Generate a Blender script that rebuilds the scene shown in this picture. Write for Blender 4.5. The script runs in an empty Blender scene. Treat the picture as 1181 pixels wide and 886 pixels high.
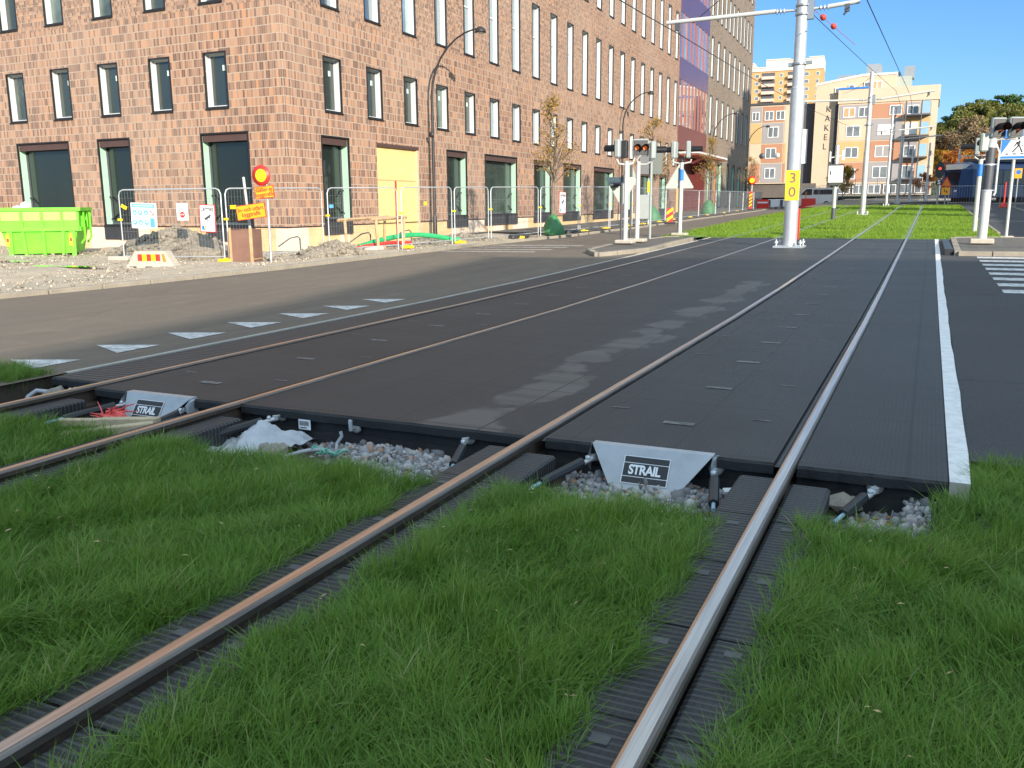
import bpy, bmesh, math, random
import numpy as np
from mathutils import Vector, Matrix
R = math.radians
rnd = random.Random(7)
S = bpy.context.scene
COL = S.collection

# ------------------------------------------------------------------ terrain
TY = [-50, 11, 15, 18, 22, 26, 30, 35, 40, 45, 50, 55, 60, 70, 80, 100, 140, 400]
TZ = [0, 0, .03, .07, .125, .185, .25, .325, .40, .48, .56, .65, .74, .92, 1.10, 1.46, 2.2, 5]
LY = [-50, 11, 15, 18, 22, 26, 35, 62, 77, 100, 115, 140, 400]
LZ = [0, 0, .03, .07, .12, .18, .30, .44, .55, .72, .86, 1.1, 3]
def zt(x, y):
    """height of the ground: the tram track climbs gently, the left street climbs less"""
    t = min(1, max(0, (x + 12) / 5.5)); t = t * t * (3 - 2 * t)
    dip = min(1, max(0, (-15.2 - x) / 2.5)) * float(np.interp(y, [18, 24, 60, 77, 100], [0, .28, .28, .2, 0]))
    return float(np.interp(y, TY, TZ)) * t + float(np.interp(y, LY, LZ)) * (1 - t) - dip
def ztv(x, y):
    t = np.clip((x + 12) / 5.5, 0, 1); t = t * t * (3 - 2 * t)
    dip = np.clip((-15.2 - x) / 2.5, 0, 1) * np.interp(y, [18, 24, 60, 77, 100], [0, .28, .28, .2, 0])
    return np.interp(y, TY, TZ) * t + np.interp(y, LY, LZ) * (1 - t) - dip

# ------------------------------------------------------------------ materials
class NT:
    def __init__(self, m):
        m.use_nodes = True; self.t = m.node_tree; self.n = self.t.nodes; self.l = self.t.links
        self.b = self.n['Principled BSDF']
    def add(self, kind, **kw):
        nd = self.n.new(kind)
        for k, v in kw.items():
            if k in nd.inputs: nd.inputs[k].default_value = v
            else: setattr(nd, k, v)
        return nd
    def link(self, a, b): self.l.new(a, b)
    def coord(self, kind='Object', scale=(1, 1, 1)):
        tc = self.add('ShaderNodeTexCoord'); mp = self.add('ShaderNodeMapping')
        mp.inputs['Scale'].default_value = scale
        self.link(tc.outputs[kind], mp.inputs['Vector']); return mp.outputs['Vector']
    def noise(self, vec, scale, detail=4, rough=.6):
        nd = self.add('ShaderNodeTexNoise'); nd.inputs['Scale'].default_value = scale
        nd.inputs['Detail'].default_value = detail; nd.inputs['Roughness'].default_value = rough
        self.link(vec, nd.inputs['Vector']); return nd.outputs['Fac']
    def ramp(self, fac, stops):
        r = self.add('ShaderNodeValToRGB'); e = r.color_ramp.elements
        while len(e) > len(stops): e.remove(e[-1])
        while len(e) < len(stops): e.new(1)
        for i, (p, c) in enumerate(stops):
            e[i].position = p; e[i].color = (*c, 1) if len(c) == 3 else c
        self.link(fac, r.inputs['Fac']); return r.outputs['Color']
    def mix(self, fac, a, b, blend='MIX'):
        m = self.add('ShaderNodeMix', data_type='RGBA', blend_type=blend)
        for s, v in ((0, fac), (6, a), (7, b)):
            if hasattr(v, 'links') or hasattr(v, 'is_linked'): self.link(v, m.inputs[s])
            elif s == 0: m.inputs[0].default_value = v
            else: m.inputs[s].default_value = (*v, 1)
        return m.outputs[2]
    def bump(self, h, strength=.3, dist=.02, normal=None):
        b = self.add('ShaderNodeBump'); b.inputs['Strength'].default_value = strength
        b.inputs['Distance'].default_value = dist; self.link(h, b.inputs['Height'])
        if normal: self.link(normal, b.inputs['Normal'])
        return b.outputs['Normal']
    def math(self, op, a, b=None):
        m = self.add('ShaderNodeMath', operation=op)
        for i, v in enumerate((a, b)):
            if v is None: continue
            if hasattr(v, 'is_linked'): self.link(v, m.inputs[i])
            else: m.inputs[i].default_value = v
        return m.outputs[0]

def newmat(name):
    m = bpy.data.materials.new(name); return m, NT(m)
def plain(name, c, rough=.6, metal=0, var=.18, scale=6, bump=0, bscale=40, spec=.5):
    """one base colour broken up by two scales of noise"""
    m, t = newmat(name); v = t.coord()
    a = t.noise(v, scale, 5); b = t.noise(v, scale * 9, 3)
    f = t.math('ADD', t.math('MULTIPLY', a, .65), t.math('MULTIPLY', b, .35))
    lo = tuple(max(0, x * (1 - var)) for x in c); hi = tuple(min(1, x * (1 + var)) for x in c)
    t.link(t.ramp(f, [(.3, lo), (.7, hi)]), t.b.inputs['Base Color'])
    t.b.inputs['Roughness'].default_value = rough; t.b.inputs['Metallic'].default_value = metal
    t.b.inputs['Specular IOR Level'].default_value = spec
    if bump: t.link(t.bump(t.noise(v, bscale, 4), bump, .01), t.b.inputs['Normal'])
    return m
M = {}
def P(name, *a, **k): M[name] = plain(name, *a, **k)

P('steel', (.42, .43, .44), .42, .85, .12, 3)
P('zinc', (.55, .57, .58), .5, .6, .14, 5)
P('white_paint', (.72, .71, .68), .45, 0, .07, 4)
P('pole_white', (.50, .50, .48), .42, 0, .08, 5)
P('black', (.022, .023, .026), .5, 0, .25, 6)
P('dark_grey', (.07, .075, .085), .5, 0, .2, 5)
P('grey_paint', (.30, .33, .32), .5, 0, .1, 5)
P('sign_back', (.065, .085, .075), .5, 0, .15, 3)
P('grey_green', (.33, .37, .33), .5, 0, .12, 4)
P('concrete', (.42, .39, .34), .9, 0, .2, 3, .3, 60)
P('pale_concrete', (.42, .375, .31), .9, 0, .16, 2, .25, 50)
P('kerbstone', (.27, .235, .185), .92, 0, .22, 2.2, .35, 40)
P('red', (.62, .035, .025), .45, 0, .1)
P('orange', (.78, .20, .02), .5, 0, .1)
P('sign_orange', (.90, .36, .015), .5, 0, .05)
P('yellow', (.88, .60, .012), .45, 0, .06)
P('blue', (.02, .17, .56), .45, 0, .08)
P('sign_white', (.78, .79, .80), .45, 0, .03)
P('sign_blue', (.10, .34, .68), .5, 0, .06)
P('lime', (.14, .72, .012), .42, 0, .1, 2)
P('lime_lit', (.30, .78, .10), .42, 0, .1, 2)  # sunlit tone for the band near the top of the skip
P('plywood', (.70, .52, .21), .75, 0, .16, 2.5)
P('wood', (.46, .30, .16), .8, 0, .25, 5, .2, 40)
P('wood_pale', (.50, .40, .26), .85, 0, .25, 5, .25, 50)
P('brown_board', (.20, .105, .075), .75, 0, .2, 4)
P('lintel', (.105, .060, .050), .5, .3, .15, 3)
P('window_trim', (.025, .024, .026), .45, .3, .2)
P('jamb_white', (.50, .52, .51), .55, 0, .05, 2)
P('jamb_green', (.36, .56, .42), .55, 0, .12, 1.5)
P('insulation', (.60, .42, .22), .9, 0, .22, 1.2, .2, 30)
P('plinth_pale', (.70, .55, .42), .9, 0, .15, 1.4, .2, 30)
P('membrane', (.035, .035, .038), .55, 0, .3, 5, .4, 8)
P('dirt_lump', (.30, .25, .19), .95, 0, .35, 4, .8, 30)
P('gravel_heap', (.24, .205, .16), .95, 0, .6, 14, .9, 60)
P('hose_green', (.02, .42, .14), .45, 0, .15)
P('tarp_green', (.05, .20, .075), .55, 0, .3, 6, .5, 14)
P('bark', (.11, .085, .06), .9, 0, .35, 14, .5, 60)
P('bark_grey', (.17, .14, .11), .9, 0, .3, 14, .5, 60)
P('plastic_sheet', (.44, .46, .49), .45, 0, .16, 9, .5, 26)
P('red_net', (.72, .10, .09), .6, 0, .2, 20)
P('cable_grey', (.40, .41, .44), .5, 0, .1)
P('cable_blue', (.30, .48, .58), .45, 0, .1)
P('rock', (.27, .24, .20), .95, 0, .3, 10, .7, 50)
P('leaf_straw', (.40, .30, .14), .8, 0, .45, 12)
P('leaf_litter', (.42, .17, .045), .8, 0, .4, 30)
P('teal', (.16, .44, .33), .6, 0, .2, 30)
P('wire', (.03, .03, .033), .5, .4, .1)
P('insulator', (.55, .06, .04), .4, 0, .1)
P('roof_grey', (.26, .28, .30), .7, .2, .15, .4)
P('car_white', (.72, .72, .70), .3, 0, .05)
P('car_glass', (.02, .025, .03), .08, 0, .1)
P('tyre', (.02, .02, .02), .9, 0, .2)
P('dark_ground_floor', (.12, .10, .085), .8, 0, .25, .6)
P('tram_blue', (.035, .07, .17), .32, 0, .08, .6)
P('pale_screen_green', (.55, .68, .60), .6, 0, .05)
P('pale_screen', (.26, .42, .56), .3, 0, .15, .6)
P('pane_far', (.16, .18, .19), .15, 0, .5, .7)
P('tram_pale', (.14, .19, .27), .35, 0, .08, .6)
P('red_metal', (.17, .045, .042), .38, .35, .12, .5)
P('purple_metal', (.15, .06, .115), .3, .45, .12, .5)
P('fin_orange', (.33, .095, .05), .45, .2, .1)

def emit(name, c, s):
    m, t = newmat(name); t.b.inputs['Base Color'].default_value = (*c, 1)
    t.b.inputs['Emission Color'].default_value = (*c, 1); t.b.inputs['Emission Strength'].default_value = s
    M[name] = m
emit('lamp_amber', (.8, .15, .02), .22)
emit('lamp_red', (1, .05, .03), 1.2)

def glass(name, tint, refl, rough=.02):
    m, t = newmat(name); v = t.coord()
    oi = t.add('ShaderNodeObjectInfo'); rn = t.math('ADD', t.math('MULTIPLY', oi.outputs['Random'], .55), t.math('MULTIPLY', t.noise(v, .9, 3), .45))
    t.link(t.ramp(rn, [(.2, tuple(x * .5 for x in tint)), (.6, tint), (.85, tuple(min(.5, x * 4.5) for x in tint))]), t.b.inputs['Base Color'])
    t.b.inputs['Roughness'].default_value = .25
    g = t.add('ShaderNodeBsdfGlossy'); g.inputs['Roughness'].default_value = rough
    g.inputs['Color'].default_value = (.82, .92, 1, 1)
    mx = t.add('ShaderNodeMixShader')
    lw = t.add('ShaderNodeLayerWeight'); lw.inputs['Blend'].default_value = .35
    f = t.math('ADD', t.math('MULTIPLY', lw.outputs['Fresnel'], .5), refl)
    t.link(f, mx.inputs[0]); t.link(t.b.outputs[0], mx.inputs[1]); t.link(g.outputs[0], mx.inputs[2])
    t.link(mx.outputs[0], t.n['Material Output'].inputs['Surface']); M[name] = m
glass('pane_upper', (.07, .10, .115), .36)
glass('pane_shop', (.012, .018, .014), .015)
glass('pane_dim', (.045, .06, .05), .03)
glass('pane_blue', (.05, .10, .20), .45)

def brick(name, cols, mortar):
    """soldier bricks in stacked rows, rows twice as fine above 7.5 m"""
    m, t = newmat(name); tc = t.add('ShaderNodeTexCoord'); sp = t.add('ShaderNodeSeparateXYZ')
    t.link(tc.outputs['Object'], sp.inputs[0])
    uu = t.math('ADD', sp.outputs['X'], sp.outputs['Y'])
    cb = t.add('ShaderNodeCombineXYZ'); t.link(uu, cb.inputs[0]); t.link(sp.outputs['Z'], cb.inputs[1])
    def tex(w, h, off, mort, msm=.25):
        b = t.add('ShaderNodeTexBrick', offset=off, squash=1.0)
        b.inputs['Scale'].default_value = 1; b.inputs['Brick Width'].default_value = w
        b.inputs['Row Height'].default_value = h; b.inputs['Mortar Size'].default_value = mort
        b.inputs['Mortar Smooth'].default_value = msm
        b.inputs['Color1'].default_value = (0, 0, 0, 1); b.inputs['Color2'].default_value = (1, 1, 1, 1)
        b.inputs['Mortar'].default_value = (.5, .5, .5, 1)
        t.link(cb.outputs[0], b.inputs['Vector']); return b
    a = tex(.083, .263, 0.0, .006); b = tex(.083, .125, .5, .006)
    row = t.add('ShaderNodeTexBrick', offset=.37)          # the wide pale bed joint between rows
    row.inputs['Scale'].default_value = 1; row.inputs['Brick Width'].default_value = 40; row.inputs['Row Height'].default_value = .263
    row.inputs['Mortar Size'].default_value = .0125; t.link(cb.outputs[0], row.inputs['Vector'])
    hi = t.math('GREATER_THAN', sp.outputs['Z'], 7.55)
    col = t.mix(hi, a.outputs['Color'], b.outputs['Color']); fac = t.mix(hi, a.outputs['Fac'], b.outputs['Fac'])
    rgb = t.add('ShaderNodeSeparateColor'); t.link(col, rgb.inputs[0])
    big = t.noise(cb.outputs[0], .55, 5, .65)
    val = t.math('ADD', t.math('MULTIPLY', rgb.outputs[0], .80), t.math('MULTIPLY', big, .22))
    c = t.ramp(val, cols)
    bed = t.math('MULTIPLY', row.outputs['Fac'], t.math('SUBTRACT', 1, t.math('MULTIPLY', hi, .6)))
    c = t.mix(t.math('MULTIPLY', fac, .8), c, tuple(x * .82 for x in mortar)); c = t.mix(bed, c, mortar)
    c = t.mix(t.ramp(t.noise(cb.outputs[0], .12, 4), [(.4, (0, 0, 0)), (.75, (.35, .35, .35))]), c, tuple(x * .9 for x in mortar))
    stn = t.add('ShaderNodeMapping'); stn.inputs['Scale'].default_value = (3.0, .16, 1); t.link(cb.outputs[0], stn.inputs['Vector'])
    c = t.mix(t.ramp(t.noise(stn.outputs[0], 1.0, 5, .65), [(.58, (0, 0, 0)), (.80, (.22, .22, .22))]), c, (.15, .105, .08))
    t.link(c, t.b.inputs['Base Color']); t.b.inputs['Roughness'].default_value = .88
    h = t.math('SUBTRACT', t.math('MULTIPLY', rgb.outputs[0], .6), t.math('MULTIPLY', fac, 1.0))
    t.link(t.bump(h, .9, .03), t.b.inputs['Normal']); M[name] = m
brick('brick_red', [(.10, (.105, .058, .043)), (.30, (.20, .108, .072)), (.55, (.315, .175, .112)), (.78, (.40, .235, .150)), (.97, (.50, .21, .085))], (.52, .415, .325))
brick('brick_grey', [(.10, (.10, .075, .058)), (.4, (.19, .14, .105)), (.7, (.27, .205, .15)), (.92, (.33, .24, .16))], (.34, .28, .22))

def asphalt(name, c, dusty=None, speck=.5, bumpy=.5, blot=.5):
    m, t = newmat(name); v = t.coord()
    f = t.noise(v, 160, 2, .8); g = t.noise(v, .35, 5, .6); st = t.noise(t.coord(scale=(2.6, .22, 1)), 1.5, 6, .7)
    vo = t.add('ShaderNodeTexVoronoi'); vo.inputs['Scale'].default_value = 95; t.link(v, vo.inputs['Vector'])
    a = t.ramp(f, [(.3, tuple(x * (1 - speck) for x in c)), (.62, c), (.85, tuple(min(1, x * (1 + 2.2 * speck)) for x in c))])
    a = t.mix(t.ramp(g, [(.35, (0, 0, 0)), (.7, (blot, blot, blot))]), a, tuple(x * 1.35 for x in c))
    gv = t.add('ShaderNodeTexVoronoi'); gv.inputs['Scale'].default_value = 34; t.link(v, gv.inputs['Vector'])
    a = t.mix(t.ramp(gv.outputs['Distance'], [(.10, (.65, .65, .65)), (.22, (0, 0, 0))]), a, tuple(min(.5, x * 2.6) for x in c))
    ck = t.add('ShaderNodeTexVoronoi', feature='DISTANCE_TO_EDGE'); ck.inputs['Scale'].default_value = .22; t.link(v, ck.inputs['Vector'])
    wob = t.math('ADD', ck.outputs['Distance'], t.math('MULTIPLY', t.noise(v, 3, 5), .02))
    a = t.mix(t.ramp(wob, [(.0125, (.7, .7, .7)), (.0155, (0, 0, 0))]), a, tuple(x * .45 for x in c))
    if dusty:
        a = t.mix(t.ramp(st, [(.34, (.30, .30, .30)), (.62, (.62, .62, .62))]), a, dusty)
        a = t.mix(t.ramp(t.noise(v, 2.2, 6, .7), [(.55, (0, 0, 0)), (.75, (.5, .5, .5))]), a, tuple(x * 1.3 for x in dusty))
    t.link(a, t.b.inputs['Base Color']); t.b.inputs['Roughness'].default_value = .85
    t.link(t.bump(t.math('ADD', f, vo.outputs['Distance']), bumpy, .008), t.b.inputs['Normal']); M[name] = m
asphalt('asphalt', (.050, .050, .054))
asphalt('asphalt_dusty', (.10, .084, .069), (.20, .155, .112), .4, .35, .08)
asphalt('path_asphalt', (.075, .07, .065), (.17, .145, .115), .4, .3)
asphalt('yard_dirt', (.38, .315, .235), (.56, .465, .35), .5, 1)
asphalt('earth', (.17, .14, .10), None, .4, .6)

def rubber(name, ribs=None):
    m, t = newmat(name); v = t.coord()
    g = t.noise(v, .8, 6, .65); f = t.noise(v, 90, 3, .7); st = t.noise(t.coord(scale=(.7, .18, 1)), 2.2, 5, .7)
    c = t.ramp(g, [(.3, (.019, .0195, .021)), (.7, (.036, .0365, .038))])
    c = t.mix(t.ramp(st, [(.5, (0, 0, 0)), (.72, (.5, .5, .5))]), c, (.054, .052, .050))
    c = t.mix(t.ramp(f, [(.55, (0, 0, 0)), (.8, (.5, .5, .5))]), c, (.075, .070, .064))
    # worn patches along the left side of the right track
    tc = t.add('ShaderNodeTexCoord'); sp = t.add('ShaderNodeSeparateXYZ'); t.link(tc.outputs['Object'], sp.inputs[0])
    dx = t.math('ABSOLUTE', t.math('ADD', sp.outputs['X'], 2.62)); mk = t.math('SUBTRACT', 1, t.math('MULTIPLY', dx, 1.9))
    mk = t.math('MULTIPLY', t.math('MAXIMUM', mk, 0), t.math('LESS_THAN', sp.outputs['Y'], 16))
    pn = t.ramp(t.math('MULTIPLY', t.noise(t.coord(scale=(1.2, .9, 1)), 1.5, 3, .5), t.math('ADD', mk, .25)), [(.42, (0, 0, 0)), (.48, (.75, .75, .75))])
    c = t.mix(pn, c, (.155, .140, .128))
    cs = t.noise(t.coord(scale=(.16, 2.4, 1)), 1.6, 5, .7)
    c = t.mix(t.ramp(cs, [(.46, (0, 0, 0)), (.66, (.55, .55, .55))]), c, (.020, .020, .021))
    gv = t.add('ShaderNodeTexVoronoi'); gv.inputs['Scale'].default_value = 16; t.link(v, gv.inputs['Vector'])
    c = t.mix(t.ramp(gv.outputs['Distance'], [(.045, (.8, .8, .8)), (.075, (0, 0, 0))]), c, (.15, .14, .125))
    sg = t.add('ShaderNodeTexVoronoi', distance='CHEBYCHEV'); sg.inputs['Randomness'].default_value = 0; sg.inputs['Scale'].default_value = 40; t.link(v, sg.inputs['Vector'])
    c = t.mix(t.ramp(sg.outputs['Distance'], [(.30, (0, 0, 0)), (.44, (.6, .6, .6))]), c, (.010, .010, .011))
    br = t.add('ShaderNodeTexBrick', offset=0.0); br.inputs['Scale'].default_value = 1; br.inputs['Brick Width'].default_value = .62
    br.inputs['Row Height'].default_value = 1.22; br.inputs['Mortar Size'].default_value = .006; t.link(v, br.inputs['Vector'])
    c = t.mix(br.outputs['Fac'], c, (.012, .012, .012))
    t.link(c, t.b.inputs['Base Color']); t.b.inputs['Roughness'].default_value = .62
    st2 = t.add('ShaderNodeTexVoronoi', distance='CHEBYCHEV'); st2.inputs['Randomness'].default_value = 0
    st2.inputs['Scale'].default_value = 42; t.link(v, st2.inputs['Vector'])
    h = t.math('SUBTRACT', t.math('MULTIPLY', st2.outputs['Distance'], -.8), t.math('MULTIPLY', br.outputs['Fac'], 2))
    if ribs:
        w = t.add('ShaderNodeTexWave', bands_direction='Y'); w.inputs['Scale'].default_value = ribs; w.inputs['Distortion'].default_value = .0
        t.link(v, w.inputs['Vector']); h = t.math('MULTIPLY', w.outputs['Fac'], 1.4)
        t.link(t.mix(t.ramp(w.outputs['Fac'], [(.55, (0, 0, 0)), (.9, (.6, .6, .6))]), c, (.085, .084, .082)), t.b.inputs['Base Color'])  # rib tops painted lighter, as if catching the light
    n = t.bump(h, .7, .008); n = t.bump(f, .35, .005, n)
    t.link(n, t.b.inputs['Normal']); M[name] = m
P('rubber_edge', (.018, .018, .019), .7, 0, .4, 9, .4, 50)
rubber('rubber_panel'); rubber('rubber_ribbed', 4.2); rubber('rubber_block', 9.5)

P('rubber_lip', (.085, .085, .09), .7, 0, .3, 2)
def rail_mats():
    m, t = newmat('rail_polished'); v = t.coord(scale=(40, .6, 1))
    n = t.noise(v, 3, 4)
    t.link(t.ramp(n, [(.3, (.38, .33, .30)), (.7, (.62, .55, .50))]), t.b.inputs['Base Color'])
    t.b.inputs['Metallic'].default_value = 1; t.b.inputs['Roughness'].default_value = .30; M['rail_polished'] = m
    m, t = newmat('rail_worn'); v = t.coord(scale=(30, .8, 1)); n = t.noise(v, 3, 5)
    t.link(t.ramp(n, [(.3, (.13, .105, .09)), (.7, (.27, .235, .21))]), t.b.inputs['Base Color'])
    t.b.inputs['Metallic'].default_value = .8; t.b.inputs['Roughness'].default_value = .42; M['rail_worn'] = m
    M['rail_rust'] = plain('rail_rust', (.085, .060, .045), .75, .2, .35, 9, .4, 70)
rail_mats()

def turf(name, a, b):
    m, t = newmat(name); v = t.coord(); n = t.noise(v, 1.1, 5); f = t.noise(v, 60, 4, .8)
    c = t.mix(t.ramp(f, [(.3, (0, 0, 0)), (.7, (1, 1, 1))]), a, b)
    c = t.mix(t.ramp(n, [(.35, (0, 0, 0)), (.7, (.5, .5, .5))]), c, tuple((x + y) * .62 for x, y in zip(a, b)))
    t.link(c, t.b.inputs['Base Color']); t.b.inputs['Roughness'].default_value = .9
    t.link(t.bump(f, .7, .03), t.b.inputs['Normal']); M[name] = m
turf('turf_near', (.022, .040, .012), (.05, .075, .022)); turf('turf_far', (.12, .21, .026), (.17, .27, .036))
P('soil', (.06, .045, .03), .95, 0, .3, 20, .6, 60)

def leafmat(name, cols, trans=.3):
    """foliage: the colour of each blade or leaf comes from its own tone attribute"""
    m, t = newmat(name); at = t.add('ShaderNodeAttribute', attribute_name='tone')
    c = t.ramp(at.outputs['Fac'], [(i / (len(cols) - 1), k) for i, k in enumerate(cols)])
    t.link(c, t.b.inputs['Base Color']); t.b.inputs['Roughness'].default_value = .5
    t.b.inputs['Specular IOR Level'].default_value = .3
    tr = t.add('ShaderNodeBsdfTranslucent'); t.link(c, tr.inputs['Color'])
    mx = t.add('ShaderNodeMixShader'); mx.inputs[0].default_value = trans
    t.link(t.b.outputs[0], mx.inputs[1]); t.link(tr.outputs[0], mx.inputs[2])
    t.link(mx.outputs[0], t.n['Material Output'].inputs['Surface']); M[name] = m
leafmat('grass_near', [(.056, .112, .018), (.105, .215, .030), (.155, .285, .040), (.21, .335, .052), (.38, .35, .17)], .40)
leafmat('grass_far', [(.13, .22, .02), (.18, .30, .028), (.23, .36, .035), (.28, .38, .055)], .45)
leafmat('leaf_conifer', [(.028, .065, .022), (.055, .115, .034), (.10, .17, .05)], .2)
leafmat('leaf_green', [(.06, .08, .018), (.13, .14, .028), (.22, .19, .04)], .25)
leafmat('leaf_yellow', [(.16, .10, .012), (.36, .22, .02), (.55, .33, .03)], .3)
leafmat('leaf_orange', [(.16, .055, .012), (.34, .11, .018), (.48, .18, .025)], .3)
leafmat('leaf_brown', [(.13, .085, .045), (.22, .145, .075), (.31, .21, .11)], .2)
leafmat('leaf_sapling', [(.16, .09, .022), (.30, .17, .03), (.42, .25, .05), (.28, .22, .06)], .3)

# ballast: each stone takes its own tone
m, t = newmat('ballast_stone'); at = t.add('ShaderNodeAttribute', attribute_name='tone')
t.link(t.ramp(at.outputs['Fac'], [(0, (.13, .125, .13)), (.35, (.24, .235, .245)), (.7, (.36, .35, .355)), (.88, (.46, .45, .44)), (1, (.33, .19, .12))]), t.b.inputs['Base Color'])
t.b.inputs['Roughness'].default_value = .85; t.link(t.bump(t.noise(t.coord(), 120, 3), .4, .004), t.b.inputs['Normal']); M['ballast_stone'] = m
m, t = newmat('lime'); v = t.coord(); n = t.noise(v, 2.5, 6, .7); k = t.noise(t.coord(scale=(1, 1, .35)), 9, 6, .75)
c_ = t.ramp(n, [(.3, (.11, .56, .012)), (.7, (.17, .72, .02))]); c_ = t.mix(t.ramp(k, [(.60, (0, 0, 0)), (.70, (.8, .8, .8))]), c_, (.10, .22, .03))
t.link(t.mix(t.ramp(k, [(.70, (0, 0, 0)), (.76, (.8, .8, .8))]), c_, (.16, .085, .05)), t.b.inputs['Base Color']); t.b.inputs['Roughness'].default_value = .5; t.link(t.bump(n, .25, .03), t.b.inputs['Normal']); M['lime'] = m
m, t = newmat('yard_stone'); at = t.add('ShaderNodeAttribute', attribute_name='tone')
t.link(t.ramp(at.outputs['Fac'], [(0, (.16, .135, .10)), (.5, (.34, .285, .215)), (1, (.50, .44, .36))]), t.b.inputs['Base Color']); t.b.inputs['Roughness'].default_value = .9; M['yard_stone'] = m
# weathered white road paint
def paint(name, c, worn):
    m, t = newmat(name); v = t.coord(); n = t.noise(v, 9, 6, .75)
    t.link(t.ramp(n, [(.38, worn), (.56, c)]), t.b.inputs['Base Color']); t.b.inputs['Roughness'].default_value = .75; M[name] = m
paint('road_paint', (.62, .62, .61), (.30, .29, .28)); paint('worn_paint', (.40, .36, .31), (.16, .13, .11))
paint('strip_white', (.74, .74, .73), (.60, .60, .59)); paint('plate_mark', (.20, .19, .18), (.07, .068, .065))
# galvanised deflector sheet
m, t = newmat('galvanised'); v = t.coord(); vo = t.add('ShaderNodeTexVoronoi'); vo.inputs['Scale'].default_value = 26; t.link(v, vo.inputs['Vector'])
t.link(t.mix(t.ramp(t.noise(v, 7, 5), [(.4, (0, 0, 0)), (.7, (.6, .6, .6))]), (.42, .44, .465), (.31, .33, .35)), t.b.inputs['Base Color'])
t.b.inputs['Metallic'].default_value = .35; t.b.inputs['Roughness'].default_value = .45; t.link(t.bump(t.noise(v, 14, 3), .12, .01), t.b.inputs['Normal']); M['galvanised'] = m
# wire mesh of site fences: real holes, so an alpha grid on a thin sheet is not needed - the wires are modelled

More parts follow.
